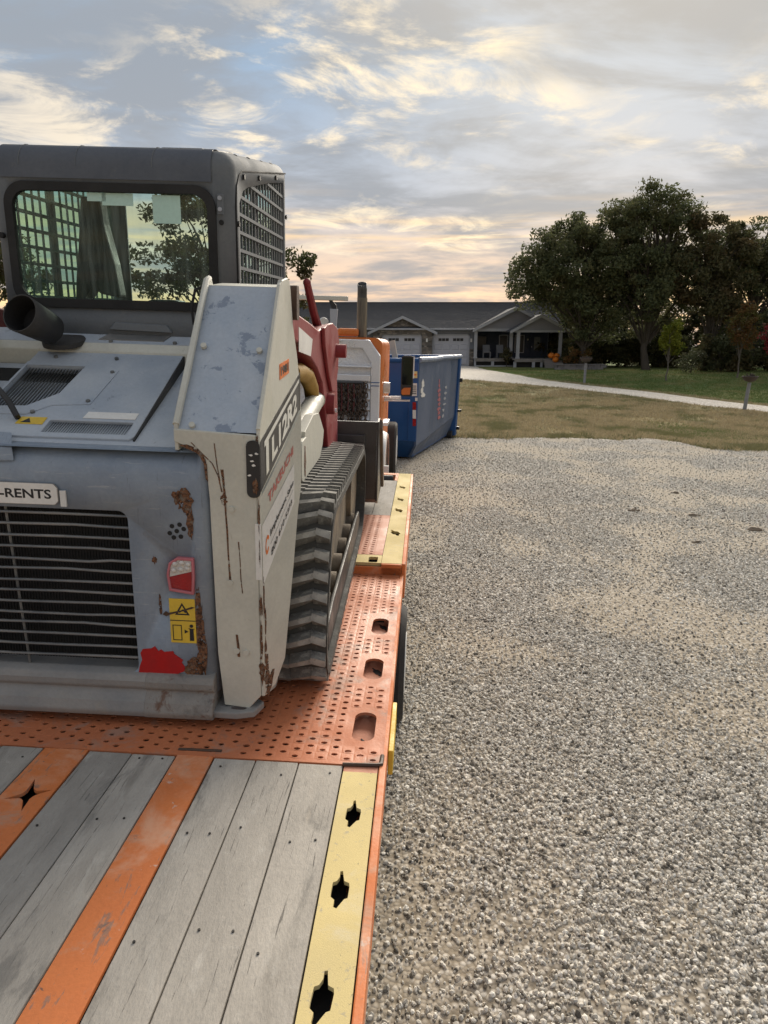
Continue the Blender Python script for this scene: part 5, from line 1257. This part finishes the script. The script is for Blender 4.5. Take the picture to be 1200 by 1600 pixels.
def gable(xc, half, y, ze, zp, yb, wall_m, lap=True, thick=.12, over=.35):
    sl_ = (zp-ze)/half
    e = half+over
    zo = ze-sl_*over
    g_ = hs.part('gable_roof', MB().hexa([(xc-e, y-.3, zo+.02), (xc, y-.3, zp+.02), (xc, yb, zp+.02), (xc-e, yb, zo+.02)], [(xc-e, y-.3, zo+thick), (xc, y-.3, zp+thick), (xc, yb, zp+thick), (xc-e, yb, zo+thick)])
        .hexa([(xc, y-.3, zp+.02), (xc+e, y-.3, zo+.02), (xc+e, yb, zo+.02), (xc, yb, zp+.02)], [(xc, y-.3, zp+thick), (xc+e, y-.3, zo+thick), (xc+e, yb, zo+thick), (xc, yb, zp+thick)]), m_shingle)
    for s_ in (-1, 1):
        hs.part('fascia', MB().hexa([(xc, y-.36, zp-.10), (xc+s_*e, y-.36, zo-.10), (xc+s_*e, y-.31, zo-.10), (xc, y-.31, zp-.10)], [(xc, y-.36, zp+.10), (xc+s_*e, y-.36, zo+.10), (xc+s_*e, y-.31, zo+.10), (xc, y-.31, zp+.10)]), m_trim, g_)
    hs.part('gable_wall', MB().prism([(xc-half, ze), (xc+half, ze), (xc, zp)], 1, y-.001, y+.12), wall_m, g_)
    if lap:
        lb_ = MB(); z = ze
        while z < zp-.15:
            w0 = half*(1-(z-ze)/(zp-ze)); w1 = half*(1-(z+.16-ze)/(zp-ze)); lb_.hexa([(xc-w0, y-.03, z), (xc+w0, y-.03, z), (xc+w0, y-.002, z), (xc-w0, y-.002, z)], [(xc-w1, y-.01, z+.16), (xc+w1, y-.01, z+.16), (xc+w1, y-.002, z+.16), (xc-w1, y-.002, z+.16)]); z += .16
        hs.part('gable_siding', lb_, wall_m, g_, kind='stuff')
    return g_
gable(1.33, 2.15, 51.6, 3.30, 4.28, 55.0, m_stone, lap=False)
gable(9.45, 2.75, 51.4, 3.50, 4.88, 56.0, m_gable)
# garage front: stone round door one, siding round door two
hs.part('stone_front', MB().box(-.82, -.15, 51.6, 52.0, GZ-.3, 3.30).box(2.75, 3.48, 51.6, 52.0, GZ-.3, 3.30).box(-.15, 2.75, 51.6, 52.0, 3.08, 3.30), m_stone)
hs.part('stone_base', MB().box(6.20, 6.56, 51.95, 52.015, GZ-.2, 2.05), m_stone)
hs.part('siding_boards', clap(3.5, 3.55, GZ, 3.4, 52.015, m_siding).box(3.5, 3.52, 52, 52.01, GZ, 3.3), m_siding)
sd = clap(6.2, 6.55, 2.06, 3.4, 52.015, m_siding); sd.v += []; hs.part('siding_boards', sd, m_siding)
hs.part('siding_boards', clap(3.55, 6.2, 3.07, 3.4, 52.015, m_siding), m_siding)
panel_me = None
for (x0, x1, y) in ((-.05, 2.68, 51.80), (3.62, 6.15, 51.98)):
    d_ = hs.part('garage_door', MB().box(x0, x1, y, y+.02, GZ, 3.0), m_gdoor)
    w_ = (x1-x0)/4
    if panel_me is None: panel_me = MB().hexa([(-.26, 0, -.20), (.26, 0, -.20), (.26, 0, .20), (-.26, 0, .20)], [(-.22, -.03, -.16), (.22, -.03, -.16), (.22, -.03, .16), (-.22, -.03, .16)]).mesh('panel', m_gdoor)
    for i in range(4):
        for j in range(4):
            if j == 3: continue
            hs.piece('door_panel', panel_me, Matrix.Translation(Vector((x0+w_*(i+.5), y, GZ+.28+.53*j))-hs.b), d_)
    for i in range(2):
        for q in range(3):
            xx = x0+(x1-x0)*(.14+.42*i)+q*.26
            hs.part('door_pane', MB().box(xx, xx+.23, y-.012, y-.001, 2.62, 2.82), m_dglass, d_)
    hs.part('door_trim', MB().box(x0-.1, x0-.002, y-.05, y+.02, GZ, 3.1).box(x1+.002, x1+.1, y-.05, y+.02, GZ, 3.1).box(x0-.1, x1+.1, y-.05, y+.02, 3.002, 3.1), m_trim, d_)
for x in (3.1, 6.36): hs.part('wall_lamp', MB().box(x-.06, x+.06, 51.5 if x < 4 else 51.88, 51.6 if x < 4 else 51.95, 2.55, 2.80), m_white)
# porch
pf = hs.part('porch_floor', MB().box(6.6, 12.5, 51.45, 54.6, 1.30, 1.40).box(6.62, 9.15, 51.38, 51.448, 1.18, 1.395).box(9.2, 12.4, 49.9, 51.44, 1.30, 1.40).box(9.2, 11.15, 49.83, 49.898, 1.17, 1.395), m_deckwood)
hs.part('porch_gap_shade', MB().box(6.6, 9.1, 51.55, 51.6, GZ-.2, 1.17).box(9.2, 12.4, 50.1, 50.15, GZ-.2, 1.17), m_void)  # near-black sheets paint the shade in the open gap below the porch
for x, y in ((7.9, 51.42), (9.25, 49.95), (10.55, 49.88), (11.15, 49.95)): hs.part('porch_pier', MB().box(x-.1, x+.1, y-.04, y+.1, GZ-.2, 1.18), m_trim)
hs.part('porch_sill', MB().box(6.6, 10.9, 49.7 if False else 51.30, 51.36, GZ-.1, GZ+.05), m_trim)
for x, y, zt in ((6.62, 51.45, 3.48), (9.18, 51.45, 3.48), (9.42, 50.0, 3.30), (12.38, 50.0, 3.30)): hs.part('porch_post', MB().box(x-.11, x+.11, y-.09, y+.09, 1.401, zt).box(x-.14, x+.14, y-.12, y+.12, 1.401, 1.5), m_trim)
hs.part('porch_post', MB().box(6.56, 6.70, 51.5, 51.62, GZ, 1.39), m_trim)
hs.part('porch_beam', MB().box(6.5, 12.3, 51.38, 51.54, 3.30, 3.495), m_trim)
hs.part('porch_beam', MB().box(9.15, 12.65, 49.88, 50.1, 3.20, 3.34), m_trim)
hs.part('porch_ceiling', MB().box(6.6, 12.5, 51.56, 54.6, 3.44, 3.48), m_gable)
gable(10.9, 1.85, 49.9, 3.345, 4.30, 53.0, m_gable, over=.28)
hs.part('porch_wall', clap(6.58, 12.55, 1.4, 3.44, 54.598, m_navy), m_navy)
for x0, x1, z0, z1 in ((6.95, 7.9, 1.9, 3.05), (8.8, 9.5, 1.75, 3.1), (10.0, 10.75, 1.75, 3.1)):
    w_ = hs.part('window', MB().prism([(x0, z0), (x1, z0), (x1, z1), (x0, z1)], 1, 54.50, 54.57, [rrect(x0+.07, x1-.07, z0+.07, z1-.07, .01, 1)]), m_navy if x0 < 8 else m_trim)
    hs.part('pane', MB().box(x0+.05, x1-.05, 54.54, 54.56, z0+.05, z1-.05), m_dglass, w_)
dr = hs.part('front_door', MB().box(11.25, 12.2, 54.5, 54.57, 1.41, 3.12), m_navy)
hs.part('door_glass', MB().prism(rrect(11.5, 11.95, 1.95, 2.95, .05, 3), 1, 54.485, 54.499), surf('frosted_glass', (.20, .23, .23), (.12, .14, .14), 3, .8, rough=.2), dr)
hs.part('door_handle', MB().ball((11.32, 54.47, 2.2), .045), m_alu, dr)
hs.part('porch_lamp', MB().ball((11.0, 54.45, 2.75), .07), m_white)
hs.part('downspout', MB().box(6.58, 6.68, 51.40, 51.46 - .02, GZ, 3.4), m_trim)
for k in range(3): hs.part('step', MB().box(11.2, 12.5, 49.0+.28*k, 49.85 if k == 2 else 49.0+.28*(k+1)+.6, GZ-.1, GZ+.15*(k+1)), m_deckwood)
hs.part('side_wing', MB().box(12.6, 13.4, 55.5, 60, GZ-.2, 3.3), m_siding)
def porch_chair(x, y, label):
    c = T('porch_chair', label, 'chair', (x, y, 1.40), group='chairs on the porch')
    c.part('seat', MB().box(x-.27, x+.27, y-.25, y+.25, 1.80, 1.86), m_chair); c.part('backrest', MB().hexa([(x-.27, y+.22, 1.86), (x+.27, y+.22, 1.86), (x+.27, y+.26, 1.86), (x-.27, y+.26, 1.86)], [(x-.25, y+.34, 2.36), (x+.25, y+.34, 2.36), (x+.25, y+.38, 2.36), (x-.25, y+.38, 2.36)]), m_chair)
    for sx in (-.25, .25):
        for sy in (-.23, .23): c.part('leg', MB().box(x+sx-.025, x+sx+.025, y+sy-.025, y+sy+.025, 1.40, 1.80), m_chair)
        c.part('armrest', MB().box(x+sx-.03, x+sx+.03, y-.25, y+.25, 2.03, 2.06), m_chair)
porch_chair(7.55, 52.2, 'grey porch chair nearest the garage'); porch_chair(8.55, 52.2, 'grey porch chair nearest the porch gable')
def pumpkin(x, y, z, r, label):
    p_ = T('pumpkin', label, 'pumpkin', (x, y, z), group='pumpkins by the porch steps')
    rows = []
    for i in range(9):
        th = math.pi*i/8
        rows.append([(x+r*math.sin(th)*(1-.08*abs(math.cos(4*a)))*math.cos(a), y+r*math.sin(th)*(1-.08*abs(math.cos(4*a)))*math.sin(a), z+r*.8-r*.8*math.cos(th)) for a in np.linspace(0, 2*math.pi, 25)])
    p_.part('shell', MB().grid(rows), m_pumpkin); p_.part('stem', MB().pipe([(x, y, z+r*1.55), (x+.02, y, z+r*1.9)], .03, 6), m_bark)
pumpkin(12.00, 49.45, 1.15, .24, 'lowest orange pumpkin on the porch steps'); pumpkin(11.75, 49.75, 1.42, .25, 'orange pumpkin at the top left of the porch steps'); pumpkin(12.12, 49.72, 1.42, .23, 'orange pumpkin against the right porch post')

# retaining wall with two courses of blocks
rw = T('retaining_wall', 'low grey block retaining wall beside the porch steps', 'wall', (12.9, 46.6, .78))
bm_ = MB().box(-.19, .19, -.15, .15, -.085, .085).mesh('block', m_block)
for r_ in range(2):
    for k in range(8):
        rw.piece('block', bm_, Matrix.Translation((-1.45+.4*k+(.2 if r_ else 0)+random.uniform(-.01, .01), random.uniform(-.02, .02), .02+.175*r_)))
rw.part('cap_stone', MB().box(11.2, 14.5, 46.40, 46.80, 1.065, 1.12), m_block, bev=.01)

# ------------------------------------------------------------------ trees
def crown_mb(ells, n_cl, n_leaf, sig, size, rng, hollow=.5, gap=.12):
    vol = np.array([e[3]*e[4]*e[5] for e in ells])**.75; vol /= vol.sum()
    cs = []
    for e, k in zip(ells, np.maximum(3, (vol*n_cl).astype(int))):
        d = rng.normal(size=(k, 3)); d /= np.linalg.norm(d, axis=1)[:, None]
        r = rng.uniform(hollow**3, 1, k)**(1/3)
        cs.append(np.array(e[:3]) + d*r[:, None]*np.array(e[3:6]))
    cs = np.concatenate(cs)
    keep = np.array([noise.noise(Vector(c)*.45) > -.55+gap*2 for c in cs]); cs = cs[keep | (rng.random(len(cs)) < .25)]
    Pn = np.repeat(cs, n_leaf, axis=0); s_ = sig*rng.uniform(.5, 1.2, len(cs))
    Pn = Pn + np.clip(rng.normal(size=Pn.shape), -1.45, 1.45)*np.repeat(s_, n_leaf)[:, None]*np.array([1, 1, .75])
    n = len(Pn)
    a = rng.normal(size=(n, 3)); a /= np.linalg.norm(a, axis=1)[:, None]
    b = np.cross(a, rng.normal(size=(n, 3))); b /= np.linalg.norm(b, axis=1)[:, None]
    sz = size*rng.uniform(.55, 1.25, n)[:, None]
    V = np.stack([Pn-a*sz, Pn-b*sz*.45, Pn+a*sz, Pn+b*sz*.45], 1).reshape(-1, 3)
    return cs, V, np.arange(4*n).reshape(-1, 4)
def tree(name, label, cat, base, ells, leafm, n_cl, n_leaf, sig, size, tr_r, seed, group=None, limbs=26, gap=.12, hollow=.5, bark=m_bark, top=None):
    rng = np.random.default_rng(seed); rr = random.Random(seed)
    t = T(name, label, cat, base, group=group)
    hk = .92 if name == 'oak_tree' else 1.
    E_ = [(e[0], e[1], e[2]*hk, e[3], e[4], e[5]) for e in ells]
    cs, V, F = crown_mb(E_, n_cl, n_leaf, sig, size, rng, hollow, gap)
    me = bpy.data.meshes.new('crown'); me.from_pydata(V.tolist(), [], F.tolist()); me.materials.append(leafm)
    o = bpy.data.objects.new('crown', me); COL.objects.link(o); o.parent = t.o
    b = Vector(base)
    cz = top or max(e[2]+.45*e[5] for e in E_); mx_, my_ = E_[0][0]*.5, E_[0][1]*.5
    tp_ = [(b.x+mx_*(k/7)**1.6+rr.uniform(-.02, .02)*cz*(k > 0), b.y+my_*(k/7)**1.6+rr.uniform(-.02, .02)*cz*(k > 0), b.z-.1+cz*k/7) for k in range(8)]
    tr_ = t.part('trunk', MB().pipe(tp_, [tr_r*(1.35 if k == 0 else 1-.11*k) for k in range(8)], 9), bark)
    lm = MB()
    for c in (cs[rng.choice(len(cs), min(limbs, len(cs)), replace=False)] if limbs else []):
        hz = min(.9, max(.25, (c[2]*.55)/cz+rr.uniform(-.1, .1))); i = min(6, int(hz*7)); p0 = Vector(tp_[i])
        p2 = b+Vector(c); md = p0.lerp(p2, .5)+Vector((rr.uniform(-.3, .3), rr.uniform(-.3, .3), .12*(p2-p0).length))
        lm.pipe([p0, md, p2], [tr_r*.36, tr_r*.2, tr_r*.06], 5, caps=False)
    if limbs: t.part('branches', lm, bark, kind='stuff')
    return t
m_oak = leaf_mat('oak_leaves', (.075, .092, .046), (.14, .152, .07), (.12, .118, .055), .42)
m_oak2 = leaf_mat('browning_oak_leaves', (.085, .09, .044), (.125, .112, .055), (.12, .09, .044), .4)
m_bush = leaf_mat('dark_bush_leaves', (.045, .056, .027), (.085, .088, .04), (.09, .075, .034), .35)
m_far = leaf_mat('far_tree_leaves', (.075, .09, .05), (.11, .115, .06), (.12, .10, .055), .3)
m_yel = leaf_mat('yellow_green_leaves', (.16, .19, .02), (.22, .22, .03), (.12, .16, .025), .4)
m_rst = leaf_mat('rust_leaves', (.17, .07, .025), (.13, .10, .035), (.11, .11, .03), .4)
m_crm = leaf_mat('crimson_leaves', (.24, .025, .035), (.17, .03, .03), (.22, .05, .04), .4)
OG = 'large oaks behind the house'
tree('oak_tree', 'broad dark oak with a low drooping limb nearest the house', 'tree', (13.3, 47.5, .8),
     [(-.5, 0, 7.0, 3.3, 3, 3.0), (-2.6, 0, 7.6, 2.3, 2, 1.6), (-3.6, 0, 6.4, 1.7, 1.6, 1.2), (-4.3, 0, 5.3, 1.1, 1.2, .8), (.8, 0, 9.2, 2.2, 2.2, 1.7), (.5, 0, 4.6, 2.8, 2.4, 2.0), (-1.5, 0, 5.0, 1.6, 1.6, 1.2), (.6, .6, 2.9, 2.2, 1.6, 1.1), (2.1, .5, 6.8, 2.0, 1.6, 2.0), (-.6, .5, 8.8, 2.0, 1.8, 1.3)], m_oak, 320, 165, .40, .12, .20, 21, OG, 80, .13)
tree('oak_tree', 'tallest oak of the grove rising behind the yellow sapling', 'tree', (17.2, 46.3, .75),
     [(-.4, 0, 8.6, 2.9, 2.6, 2.8), (-.2, 0, 10.9, 1.9, 1.8, 1.2), (-1.8, 0, 9.9, 1.6, 1.6, 1.2), (1.9, 0, 7.8, 2.4, 2.0, 2.0), (-2.4, 0, 7.8, 2.0, 2.0, 1.8), (-.2, 0, 5.6, 3.2, 2.4, 2.2), (1.2, 0, 10.0, 1.3, 1.3, 1.0), (-.3, .8, 3.2, 2.6, 1.6, 1.2)], m_oak, 250, 165, .40, .12, .22, 22, OG, 80, .13)
tree('oak_tree', 'browning oak between the tallest oak and the right hand oaks', 'tree', (20.6, 45.5, .75),
     [(0, 0, 8.3, 2.2, 2.0, 2.0), (-1.2, 0, 6.4, 2.2, 1.9, 1.8), (.9, 0, 6.6, 1.6, 1.6, 1.6), (.3, 0, 4.4, 1.5, 1.6, 1.2)], m_oak2, 150, 190, .36, .12, .17, 23, OG, 60, .16)
tree('oak_tree', 'open crowned oak rising behind the rust coloured sapling', 'tree', (24.0, 46.5, .8),
     [(0, 0, 8.6, 2.2, 2.0, 1.5), (1.6, 0, 7.2, 2.0, 2.0, 1.8), (-1.2, 0, 6.8, 1.5, 1.5, 1.3), (.6, 0, 5.0, 2.2, 2.0, 1.6)], m_oak, 160, 190, .36, .12, .18, 24, OG, 60, .18)
tree('oak_tree', 'rightmost oak of the grove cut by the picture edge', 'tree', (28.5, 47.0, .8),
     [(0, 0, 8.0, 2.6, 2.4, 2.0), (1.8, 0, 6.6, 2.0, 2.0, 1.8), (-1.3, 0, 5.6, 2.0, 1.8, 1.6)], m_oak, 160, 190, .36, .12, .2, 25, OG, 50, .15)
BG = 'dark bushes under the oaks'
for k, (x, y, w, h_, lab) in enumerate([(14.0, 52.3, 1.4, 2.8, 'dark bush right behind the porch corner'), (14.6, 50.5, 1.9, 3.4, 'tall dark bush behind the retaining wall'), (16.9, 51, 2.0, 3.2, 'dark bush left of the yellow sapling'), (19.4, 50, 1.9, 3.0, 'dark bush right of the yellow sapling'),
        (21.2, 44.5, 1.5, 2.6, 'rounded dark bush left of the rust sapling'), (23.2, 45, 2.2, 3.2, 'wide dark bush behind the rust sapling'), (26.4, 45, 2.2, 3.2, 'dark bush behind the red sapling')]):
    tree('dark_bush', lab, 'bush', (x, y, tz(x, y)-.1), [(0, 0, h_*.5, w, w*.8, h_*.5), (w*.4, 0, h_*.35, w*.7, w*.6, h_*.35)], m_bush, 55, 110, .30, .13, .10, 40+k, BG, 8, .0, .3, top=h_*.4)
for k, (x, y, w, h_, lab) in enumerate([(15.2, 55, 3.0, 5.2, 'tall thicket filling the gap under the broad oak'), (19.6, 54, 3.0, 5.0, 'tall thicket behind the tallest oak trunk'), (24.2, 53, 3.0, 5.0, 'tall thicket behind the open crowned oak'), (28.8, 52, 3.0, 5.2, 'tall thicket at the right end of the grove')]):
    tree('thicket', lab, 'thicket', (x, y, .8), [(0, 0, h_*.5, w, w*.5, h_*.5), (w*.5, 0, h_*.4, w*.7, w*.4, h_*.4), (-w*.5, 0, h_*.35, w*.7, w*.4, h_*.35)], m_bush, 110, 110, .36, .16, .10, 140+k, 'thickets behind the oaks', 8, .0, .2, top=h_*.4)
tree('shrub', 'small rounded shrub on the retaining wall', 'shrub', (12.9, 47.4, .9), [(0, 0, .75, .8, .5, .55)], m_rst, 14, 90, .16, .07, .04, 61, 'shrubs along the house', 5, 0, .2, top=.5)
tree('shrub', 'green shrub at the right porch post', 'shrub', (12.75, 49.4, .85), [(0, 0, .75, .45, .4, .7)], m_bush, 14, 90, .16, .07, .04, 62, 'shrubs along the house', 5, 0, .2, top=.5)
tree('shrub', 'upright shrub against the porch between the two chairs and the steps', 'shrub', (8.85, 51.0, .85), [(0, 0, .7, .38, .35, .7)], m_oak2, 14, 90, .14, .07, .04, 63, 'shrubs along the house', 5, 0, .2, top=.5)
tree('shrub', 'pale weedy shrub between the oak trunks', 'shrub', (19.0, 43.6, .7), [(0, 0, .7, .9, .6, .6)], m_far, 16, 80, .2, .07, .04, 64, 'shrubs along the house', 5, 0, .2, top=.5)
m_thin = surf('pale_thin_bark', (.16, .14, .12), (.10, .09, .08), 8, .8, rough=.9)
SG = 'young trees on the lawn'
tree('sapling', 'yellow green sapling standing on the lawn', 'tree', (15.2, 37.8, .45), [(.05, 0, 2.25, .55, .5, .80), (.12, 0, 2.8, .38, .35, .4), (.2, 0, 1.8, .5, .45, .4)], m_yel, 34, 80, .17, .085, .045, 71, SG, 14, .08, .2, m_thin, 2.4)
tree('sapling', 'rust coloured sapling with a pale trunk on the lawn', 'tree', (19.9, 39.7, .53), [(.1, 0, 2.6, .85, .75, 1.2), (.2, 0, 3.4, .5, .5, .6)], m_rst, 42, 80, .20, .085, .05, 72, SG, 14, .08, .2, m_thin, 2.6)
tree('sapling', 'crimson sapling at the right edge of the lawn', 'tree', (20.0, 36.2, .38), [(.1, 0, 2.3, .75, .7, 1.1), (.4, 0, 3.0, .5, .5, .6)], m_crm, 42, 80, .19, .085, .05, 73, SG, 14, .05, .2, m_thin, 2.4)
FG = 'trees beyond the house'
tree('far_tree', 'pale distant tree showing above the porch roof', 'tree', (16.5, 82, .85), [(0, 0, 4.2, 2.6, 2, 2.6)], m_far, 70, 90, .4, .2, .2, 81, FG, 10)
tree('far_tree', 'pale distant tree behind the right end of the roof', 'tree', (20.5, 84, .85), [(0, 0, 4.0, 2.8, 2, 2.5)], m_far, 70, 90, .4, .2, .2, 82, FG, 10)
m_leaf_l = leaf_mat('left_tree_leaves', (.050, .062, .026), (.080, .085, .036), (.075, .062, .03), .4)
tree('shade_tree', 'big tree seen through the cab window and past its right side', 'tree', (-9.5, 40, .7),
     [(0, 0, 7.3, 3.8, 3.4, 2.9), (2.6, 0, 6.0, 1.9, 1.9, 1.7), (-3.0, 0, 6.0, 2.6, 2.4, 2.3), (0, 0, 4.0, 3.6, 3, 1.9), (3.2, 0, 4.0, 1.6, 1.6, 1.2), (1.0, 0, 9.0, 2.2, 2, 1.2), (5.0, 0, 5.0, 1.5, 1.5, 1.5), (5.4, 0, 3.2, 1.4, 1.4, 1.1)], m_leaf_l, 150, 120, .40, .16, .22, 91, 'trees left of the house', 44, .22)
tree('shade_tree', 'farther tree left of the one behind the cab', 'tree', (-27, 47, .8),
     [(0, 0, 7.5, 4.2, 3.6, 3.6), (3.0, 0, 5.5, 2.4, 2.2, 2.2), (-3, 0, 5.0, 2.8, 2.4, 2.4)], m_leaf_l, 170, 110, .42, .17, .30, 92, 'trees left of the house', 30, .2)

# ------------------------------------------------------------------ bowl planters on posts, clods
def bowl_post(x, y, hgt, r, label, lean=0.):
    z = tz(x, y); p_ = T('bowl_planter', label, 'planter', (x, y, z), group='bowl planters on posts by the driveway')
    p_.part('post', MB().pipe([(x, y, z-.2), (x+lean*.5, y, z+hgt*.5), (x+lean, y, z+hgt)], [.07, .065, .065], 10), m_post)
    rows = []
    for k in range(7):
        a = R(90*k/6); rows.append([(x+lean+r*math.sin(a)*math.cos(b), y+r*math.sin(a)*math.sin(b), z+hgt+.02+r*.75*(1-math.cos(a))) for b in np.linspace(0, 2*math.pi, 17)])
    bw = p_.part('bowl', MB().grid(rows), m_bowl, solid=.02)
    p_.part('bowl_rim', MB().pipe([(x+lean+r*math.cos(b), y+r*math.sin(b), z+hgt+.02+r*.75) for b in np.linspace(0, 2*math.pi, 17)[:-1]], .025, 6, closed=True), m_bowl)
    tw_ = MB(); rr = random.Random(int(x*10))
    for k in range(26):
        a = rr.uniform(0, 6.28); q = rr.uniform(0, r*.9); tw_.pipe([(x+lean+q*.5*math.cos(a), y+q*.5*math.sin(a), z+hgt+r*.5), (x+lean+q*1.1*math.cos(a), y+q*1.1*math.sin(a), z+hgt+r*.75+rr.uniform(.04, .16))], .012, 4)
    p_.part('dead_plant', tw_, m_bowl, kind='stuff')
bowl_post(13.85, 26.76, 1.02, .27, 'dark bowl planter on a leaning grey post at the right, before the driveway', .08)
bowl_post(10.35, 36.3, 1.02, .30, 'dark bowl planter on a grey post in front of the retaining wall', .02)
for k, (x, y, s_, lab) in enumerate([(3.70, 9.97, .11, 'long brown clod lying in the middle of the gravel'), (4.51, 9.75, .11, 'dark clod right of the long brown clod on the gravel'), (5.0, 9.0, .13, 'reddish clod nearest the right edge of the gravel'), (3.9, 8.3, .08, 'small dark clod on the gravel nearest the trailer'), (4.9, 11.4, .10, 'farthest dark clod on the gravel')]):
    s_ *= .8; mb = MB().ball((x, y, tz(x, y)+s_*.18), s_, (1.0, .35, .30), 9, 6); rr = random.Random(k)
    mb.v = [(a+rr.uniform(-.012, .012), b+rr.uniform(-.012, .012), c+rr.uniform(-.012, .012)) for a, b, c in mb.v]
    single('mud_clod', mb, m_clod, lab, 'clod', (x, y, tz(x, y)), group='clods on the gravel')
